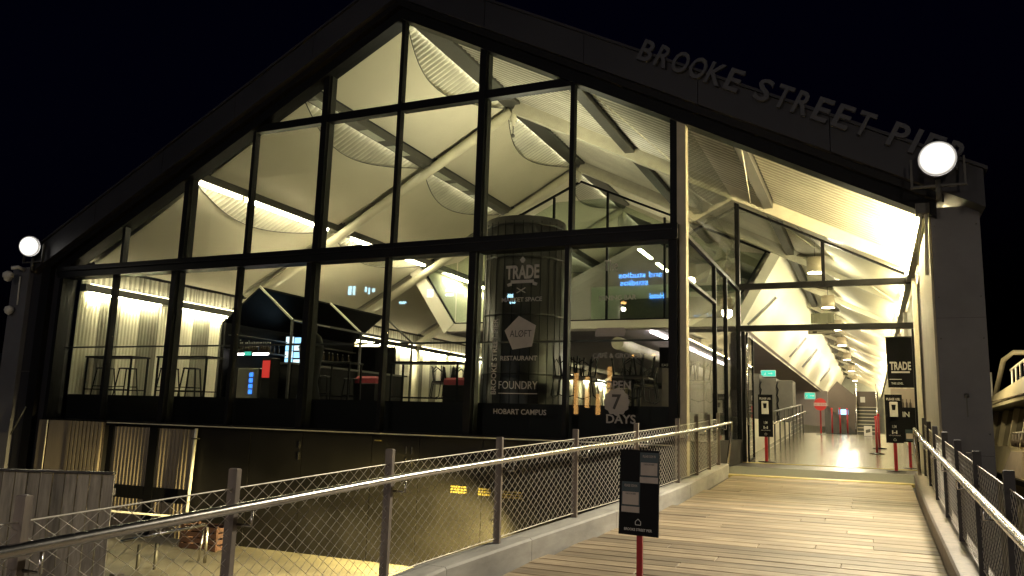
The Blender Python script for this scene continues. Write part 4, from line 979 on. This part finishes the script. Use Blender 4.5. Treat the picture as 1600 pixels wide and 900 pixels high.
leaner('tall black frame table in the window left of the lettering', -.7, 3.0, 1.9); leaner('tall black frame table behind the fourth lower window', -3.4, 3.1, 1.0)
stool('black bar stool under the left end of the corner window table', -9.1, .75, .2); stool('black bar stool at the right end of the corner window table', -8.35, .8, -.1)
stool('black bar stool left of the second window table', -6.9, .8, .1)
stool('black bar stool between the second window table and the bar fridge', -6.1, .75, .4)
stool('black bar stool in front of the bar kiosk counter', -4.3, 3.6, .3); stool('black bar stool farther along the bar kiosk counter', -4.3, 4.9, .1)
# low tables with chairs turned upside-down on top
def low_table(label, x, y_, rz=0):
    t = thing('dining_table', label, 'table', (x, y_, 1.1), 'square dining tables with upturned chairs', rz)
    def b(mb, n, m='black_metal'): return mb.build(n, m, t, (0, 0, 0))
    b(MB().cbox(-.4, .4, -.4, .4, .70, .74, .005), 'table_top', 'bronze'); b(MB().tube([(0, 0, .02), (0, 0, .7)], .035, 8), 'stem'); b(MB().lathe((0, 0, 0), [(0, 0), (.25, 0), (.25, .015), (.04, .03), (0, .03)], 16), 'base_plate')
    return t
chair0 = None
def upchair(x, y_, rz, label):
    global chair0
    if chair0 is None:
        chair0 = thing('cafe_chair', label, 'chair', (x, y_, 1.84), 'chairs stacked upside-down on the tables', rz)
        def b(mb, n): return mb.build(n, 'black_metal', chair0, (0, 0, 0))
        b(MB().cbox(-.2, .2, -.2, .2, 0, .035, .01), 'seat')
        for sx in (-1, 1):
            for sy in (-1, 1): b(MB().tube([(sx * .17, sy * .17, .03), (sx * .21, sy * .22, .46)], .016, 6), 'leg')
        b(MB().tube([(-.19, .2, 0), (-.2, .26, -.4), (0, .28, -.46), (.2, .26, -.4), (.19, .2, 0)], .014, 6), 'backrest_hoop')
        b(MB().tube([(-.2, .2, .3), (0, .24, .44), (.2, .2, .3)], .012, 6), 'leg_hoop')
        return chair0
    return dup(chair0, (x, y_, 1.84), rz, label)
k = 0
for (x, y_, lab) in [(3.0, 3.2, 'square table with upturned chairs left in the lettered corner window'), (4.4, 3.0, 'square table with upturned chairs right in the corner window'), (5.3, 4.6, 'square table with upturned chairs by the porch glass'), (3.6, 6.5, 'square table with upturned chairs in the second row'), (-1.9, 6.2, 'square table with upturned chairs behind the kiosk end'), (-.2, 7.5, 'square table with upturned chairs left of the dark tank')]:
    low_table(lab, x, y_, .1 * k)
    for j in range(4):
        a = j * math.pi / 2 + .3 * k; upchair(x + .24 * math.cos(a), y_ + .24 * math.sin(a), a - math.pi / 2, 'black cafe chair turned upside-down on a table')
    k += 1
# red cloth bundles and boxes on the bar tables
for (x, y_, w, lab) in [(-3.9, 5.2, .7, 'dark red cloth heap on the low bench past the kiosk post'), (-1.2, 5.6, .8, 'dark red cushion row behind the window table'), (.3, 6.6, .5, 'dark red cushion beside the tank')]:
    t = thing('cushion_bench', lab, 'bench', (x, y_, 1.1)); MB().cbox(x - w / 2, x + w / 2, y_ - .25, y_ + .25, 1.1, 1.75, .02).build('bench', 'sign_black', t)
    MB().cbox(x - w / 2, x + w / 2, y_ - .22, y_ + .22, 1.75, 1.95, .06).build('cushion', 'red_cloth', t)
# standing coat-like mannequin silhouette in the bar
t = thing('covered_heater', 'tall black covered patio heater standing inside the fourth lower window', 'heater', (-3.35, 1.8, 1.1))
MB().lathe((-3.35, 1.8, 1.1), [(.3, 0), (.3, .05), (.2, .5), (.26, 1.0), (.3, 1.35), (.22, 1.62), (.1, 1.72), (.12, 1.8), (.1, 1.92), (0, 1.98)], 18).build('cover', 'sign_black', t)
MB().lathe((-3.35, 1.8, 1.1), [(.2, 1.45), (.31, 1.36), (.31, 1.32)], 18).build('hem', 'sign_black', t)
# black display screens by the porch glass
t = thing('hanging_menu', 'black menu board with white print hung behind the porch glass', 'menu board', (5.4, 2.6, 2.0))
MB().cbox(5.35, 5.95, 1.5, 1.53, 1.95, 2.35, .005).build('board', 'sign_black', t); text('print', 'EASY  COFFEE', 'white_print', t, (5.65, 1.494, 2.0), .5, .05, bold=.01, depth=.002)
MB().box(5.4, 5.9, 1.5, 1.52, 1.2, 1.94).build('paper_sheet', 'paper', t)

# ------------------------------------------------------------------ lower deck things
t = thing('plank_fence', 'weathered grey plank fence at the lower left', 'fence', (-2.2, -6.9, -2))
A = Vector((-.38, -6.03, 0)); D_ = Vector((-.91, -.41, 0)).normalized(); nn = Vector((D_.y, -D_.x, 0)); 
for k in range(34):
    a = A + D_ * (.17 * k); b = A + D_ * ((.17 * k + .156) + random.uniform(-.006, .003)); off = nn * random.uniform(-.006, .006); zt2 = -.06 + random.uniform(-.012, .012)
    fixn(MB().prism([a + off + Vector((0, 0, -2)), b + off + Vector((0, 0, -2)), b + off + Vector((0, 0, zt2)), a + off + Vector((0, 0, zt2))], nn * .025).build('plank', 'fence_wood', t))
MB().beam(A + Vector((0, 0, -.3)) + nn * .06, A + D_ * 5.8 + Vector((0, 0, -.3)) + nn * .06, .05, .09).beam(A + Vector((0, 0, -1.6)) + nn * .06, A + D_ * 5.8 + Vector((0, 0, -1.6)) + nn * .06, .05, .09).build('rail', 'fence_wood', t)
MB().beam(A + Vector((0, 0, -.045)), A + D_ * 5.8 + Vector((0, 0, -.045)), .10, .03).build('capping', 'post_dark', t)
t = thing('down_pipe', 'thin white drain pipe running down beside the corrugated screens', 'pipe', (-4.8, -.25, -1.5))
MB().tube([(-4.8, -.22, .44), (-4.8, -.24, -.1), (-4.82, -.26, -1.5)], .035, 8).build('pipe', 'white_paint', t); MB().box(-4.85, -4.75, -.3, -.14, .2, .23).build('clip', 'steel_dark', t)
MB().tube([(-4.8, -.26, -1.5), (-6.5, -2.0, -1.25)], .025, 6).build('side_pipe', 'white_paint', t)
t = thing('stacked_crate', 'dark red timber crate on the lower deck beside the black wall', 'crate', (-3.7, -.75, -2))
for k in range(4):
    for dy in (-.25, .25): MB().box(-4.2, -3.2, -.75 + dy - .012, -.75 + dy + .012, -1.98 + k * .12, -1.89 + k * .12).build('slat', 'crate_wood', t)
    for dx in (-.49, .49): MB().box(-3.7 + dx - .012, -3.7 + dx + .012, -.98, -.52, -1.98 + k * .12, -1.89 + k * .12).build('slat', 'crate_wood', t)
for dx in (-.46, .46):
    for dy in (-.22, .22): MB().box(-3.7 + dx - .025, -3.7 + dx + .025, -.75 + dy - .025, -.75 + dy + .025, -2, -1.5).build('corner_post', 'crate_wood', t)
t = thing('step_handrail', 'bent steel pipe handrail on the lit lower deck', 'handrail', (-2.6, -2.2, -2))
MB().tube([(-2.5, -2.0, -2), (-2.5, -2.0, -1.35), (-2.54, -2.04, -1.3), (-3.4, -3.2, -1.55)], .03, 8).build('bent_pipe', 'stainless', t)
MB().tube([(-2.62, -2.05, -2), (-2.56, -2.03, -1.36)], .02, 8).build('strut', 'stainless', t)
for (x, y_) in [(-2.9, -3.2), (-2.75, -2.95)]: MB().tube([(x, y_, -2), (x, y_, -1.55)], .03, 8).build('leg', 'steel_dark', t)
t = thing('bollard_block', 'pair of short wooden blocks at the end of the plank fence', 'bollard', (-1.2, -5.2, -2))
MB().cbox(-1.12, -.98, -5.3, -5.16, -2, -1.55, .01).build('block', 'post_wood', t); MB().cbox(-.96, -.82, -5.28, -5.14, -2, -1.57, .01).build('block', 'post_wood', t)
# assumed yellow bulkhead lamp, unseen behind the ramp edge, to light the lower deck
t = thing('assumed_bulkhead_lamp', 'assumed low yellow bulkhead lamp, unseen on a short post behind the ramp edge', 'lamp', (4.3, -1.9, -2.0))
MB().cbox(4.26, 4.34, -1.94, -1.86, -2.0, -1.5, .01).build('post', 'steel_dark', t)
MB().cbox(4.24, 4.36, -2.0, -1.8, -1.5, -1.3, .015).build('housing', 'steel_dark', t)
MB().lathe((0, 0, 0), [(0, .06), (.06, .05), (.09, .0)], 14).build('lens', 'assumed_yellow_lamp', t, (0, 0, 0)).matrix_local = Matrix.Translation((-.06, 0, .6)) @ Vector((-1, 0, 0)).to_track_quat('Z', 'Y').to_matrix().to_4x4()
lamp('assumed_bulkhead_light', 'SPOT', (4.1, -1.9, -1.4), 4200, (1.0, .79, .34), t, .06, Vector((-1, .13, -.27)), math.radians(50), .5)
lamp('assumed_side_light', 'SPOT', (4.1, -1.8, -1.4), 4500, (1.0, .78, .25), t, .06, Vector((-.85, .55, -.05)), math.radians(58), .8)  # second spot added in the assumed lamp to brighten the lower wall
# assumed wharf lamp, unseen outside the right wall, added to light the ferry
t = thing('assumed_wharf_lamp', 'assumed small wall lamp, unseen on the outer side wall facing the ferry', 'lamp', (10.9, 5.5, 2.6))
MB().cbox(10.31, 10.5, 5.4, 5.6, 2.5, 2.75, .02).build('housing', 'steel_dark', t); MB().box(10.501, 10.52, 5.42, 5.58, 2.53, 2.72).build('lens', 'assumed_yellow_lamp', t)
lamp('assumed_wharf_light', 'POINT', (10.7, 5.5, 2.6), 70, (1.0, .82, .45), t, .1)

# ------------------------------------------------------------------ ferry at the right
t = thing('ferry', 'cream ferry with flybridge rails moored right of the end column', 'boat', (13.7, 5, -2.75))
vs = []; fs = []
for (Y, w, zt3) in [(-8, .1, .55), (-5.5, 1.0, .35), (-2.5, 1.75, .12), (3, 1.95, 0), (15, 1.95, -.05)]:
    vs += [(13.7 - w, Y, zt3), (13.7 + w, Y, zt3), (13.7 + w * .75, Y + .3, -2.85), (13.7 - w * .75, Y + .3, -2.85)]
for k in range(4):
    for j in range(4): fs.append((4 * k + j, 4 * k + (j + 1) % 4, 4 * k + 4 + (j + 1) % 4, 4 * k + 4 + j))
fs += [(0, 3, 2, 1), (16, 17, 18, 19)]
fixn(MB().add(vs, fs).build('hull', 'boat_cream', t))
MB().box(11.66, 11.76, -2.4, 15, -.10, -.0).build('rub_rail', 'sign_black', t)
fixn(MB().prism([(11.86, -1.5, .0), (11.86, 13, -.02), (11.98, 13, .58), (11.98, -1.0, .62)], (3.5, 0, 0)).build('cabin_side', 'boat_cream', t))
fixn(MB().prism([(12.02, -.9, .6), (12.02, 12.8, .57), (12.14, 12.8, 1.42), (12.14, .2, 1.5)], (3.2, 0, 0)).build('saloon_glass', 'boat_glass', t))
for k in range(8):
    y0 = .3 + k * 1.65
    MB().beam((11.985, y0 + .55, .60), (12.10, y0, 1.46), .10, .12, (1, 0, 0)).build('window_pillar', 'boat_cream', t)
fixn(MB().prism([(11.72, -1.4, 1.56), (11.72, 13, 1.43), (11.72, 13, 1.50), (11.72, -1.4, 1.64)], (4.0, 0, 0)).build('upper_deck', 'boat_cream', t))
fixn(MB().prism([(11.70, -1.2, 1.66), (11.70, 9.3, 1.54), (11.78, 8.8, 1.74), (11.84, 3.0, 2.02), (11.84, -1.0, 2.25)], (.1, 0, 0)).build('flybridge_side', 'boat_cream', t))
MB().box(11.69, 11.698, .0, 8.6, 1.60, 1.615).build('flybridge_groove', 'bronze', t)
for k in range(13):
    y0 = -.8 + k * .55; zb2 = 2.2 - max(0, y0 + 1) * .048
    MB().tube([(11.88, y0, zb2 - .08), (11.92, y0 + .22, zb2 + .36)], .022, 6).build('rail_post', 'white_paint', t)
MB().tube([(11.92, -.6, 2.55), (11.92, 6.2, 2.24)], .026, 6).build('top_rail', 'white_paint', t)
MB().tube([(11.86, 8.9, 1.55), (12.02, 7.9, 2.6), (12.2, 7.7, 2.76), (15.2, 7.7, 2.76), (15.4, 7.9, 2.6), (15.5, 8.9, 1.55)], .06, 8).build('arch', 'boat_cream', t)
for y0 in (9.3, 9.6): MB().tube([(11.9, y0, 1.5), (11.9, y0, 2.4)], .03, 6).build('mast_pole', 'white_paint', t)
for k in range(6): MB().lathe((11.95, 4.6 + k * .42, .62), [(0, 0), (.05, 0), (.06, .12), (.03, .16), (.03, .3), (0, .3)], 8).build('deck_fitting', 'bronze', t)
MB().tube([(11.95, 4.5, .93), (11.95, 7.0, .9)], .02, 6).build('deck_rail', 'white_paint', t)
fixn(MB().prism([(11.80, 5.0, -.0), (11.80, 7.6, -.0), (11.9, 6.9, .5), (11.9, 5.3, .52)], (.06, 0, 0)).build('canvas_cover', 'paper', t))

# ------------------------------------------------------------------ far shore and the street across (seen in the glass)
t = thing('shore_shed', 'low far shed with two lit window bands at the left edge', 'building', (-108, 62, -2))
MB().box(-122, -98.6, 60, 72, -2.7, 6.0).build('wall', 'city', t); fixn(MB().prism([(-122.3, 59.7, 6), (-98.3, 59.7, 6), (-110, 59.7, 8.5)], (0, 12.6, 0)).build('roof', 'city', t))
for k in range(12):
    for z in (2.2, 3.7): MB().box(-121 + k * 1.85, -119.9 + k * 1.85, 59.94, 59.98, z, z + .6).build('window', 'win_far', t)
struct(MB().box(-220, -97, 57, 140, -2.9, -1.6).build('far_shore', 'city'))
struct(MB().box(-200, 220, -200, -24, -2.9, -1.4).build('street_ground', 'city'))
def street_house(label, x0, x1, y1, h, wins):
    t = thing('street_building', label, 'building', ((x0 + x1) / 2, y1 - 5, -1.4)); MB().box(x0, x1, y1 - 12, y1, -1.4, h).build('wall', 'city', t)
    for (x, z, w, hh, m) in wins: MB().box(x, x + w, y1 + .01, y1 + .05, z, z + hh).build('window', m, t)
    return t
street_house('dark office block across the street with cool lit windows, mirrored in the glass', -52, -16.5, -46, 24,
             [(x, z, w, hh, 'win_cool') for x, z, w, hh in [(-34.2, 11.7, .35, .8), (-33.7, 11.7, .25, .8), (-32.4, 11.9, .2, .5), (-32.0, 11.7, .15, .6), (-31.6, 11.9, .3, .3), (-25.9, 11.2, .6, .7), (-24.1, 11.2, .8, .25), (-24.1, 11.6, .8, .2), (-22.2, 11.1, .2, .6), (-21.3, 11.1, .2, .5), (-18.2, 10.9, .5, .3), (-18.0, 10.4, .5, .25), (-28.7, 10.7, .7, .2)]])
street_house('dark corner block across the street with warm shop windows, mirrored in the glass', -16, 6, -46, 17,
             [(-12.2 + .9 * k, 1.5 + (k % 2) * .5, .35, 3.2 - (k % 3) * .8, 'win_warm') for k in range(4)])
t = thing('neon_sign', 'blue neon script on the face of the corner block, mirrored in the glass', 'sign', (-6.8, -45.8, 12))
for X, dz, s_, w in ((-6.9, 12.3, 'and studios', 3.4), (-7.4, 11.7, 'studios', 2.2), (-5.6, 10.6, 'Hotel', 1.1)):
    text('neon_lettering', s_, 'neon_blue', t, (X, -45.85, dz), w, .42, (-1, 0, 0), (0, 0, 1), .08, .0)
for k, (x, y_) in enumerate([(-7.4, -45), (-5.8, -44.6), (-4.4, -45), (-3.0, -27), (16, -30)]):
    t = thing('street_lamp', ['orange street lamp left of the neon sign', 'orange street lamp under the neon sign', 'orange street lamp right of the neon sign', 'assumed orange street lamp nearest the plank fence across the road', 'assumed orange street lamp behind the ferry berth'][k], 'lamp', (x, y_, -1.4), 'street lamps across the road')
    h = 6.0 if k < 3 else 7.2
    MB().tube([(x, y_, -1.4), (x, y_, h - .3), (x + .4, y_ + .5, h)], .06, 8).build('pole', 'steel_dark', t); MB().lathe((x + .4, y_ + .5, h - .15), [(0, 0), (.14, .03), (.16, .1), (0, .16)], 12).build('lantern', 'street_orange', t)
    if k > 2: lamp('assumed_street_light', 'POINT', (x + .4, y_ + .5, h - .4), 620, (1.0, .86, .72), t, .1)  # last two lamps are assumed, added to light the fence and front faces

# ------------------------------------------------------------------ finer parts hang from the part they sit on
SUB = {'window': 'dispenser', 'print': 'board', 'leaflet': 'board', 'house_icon': 'board', 'lettering': 'cloth', 'ribbon': 'cloth', 'rule': 'cloth', 'arrow': 'case', 'running_figure': 'case',
       'lit_panel': 'case', 'display': 'case', 'eye': 'case', 'lit_shelf': 'cabinet', 'lit_door': 'cabinet', 'diffuser': 'shade', 'window_pillar': 'saloon_glass', 'band': 'disc', 'notice': 'landing_wall', 'picture': 'board', 'flybridge_groove': 'flybridge_side'}
for th in [o for o in COL.objects if o.type == 'EMPTY' and o.parent is None and o.name.split('.')[0] != 'pier_building']:
    kids = {}
    for c in th.children: kids.setdefault(c.name.split('.')[0], c)
    for c in list(th.children):
        host = kids.get(SUB.get(c.name.split('.')[0], ''))
        if host is not None and host is not c and not c.children: c.parent = host
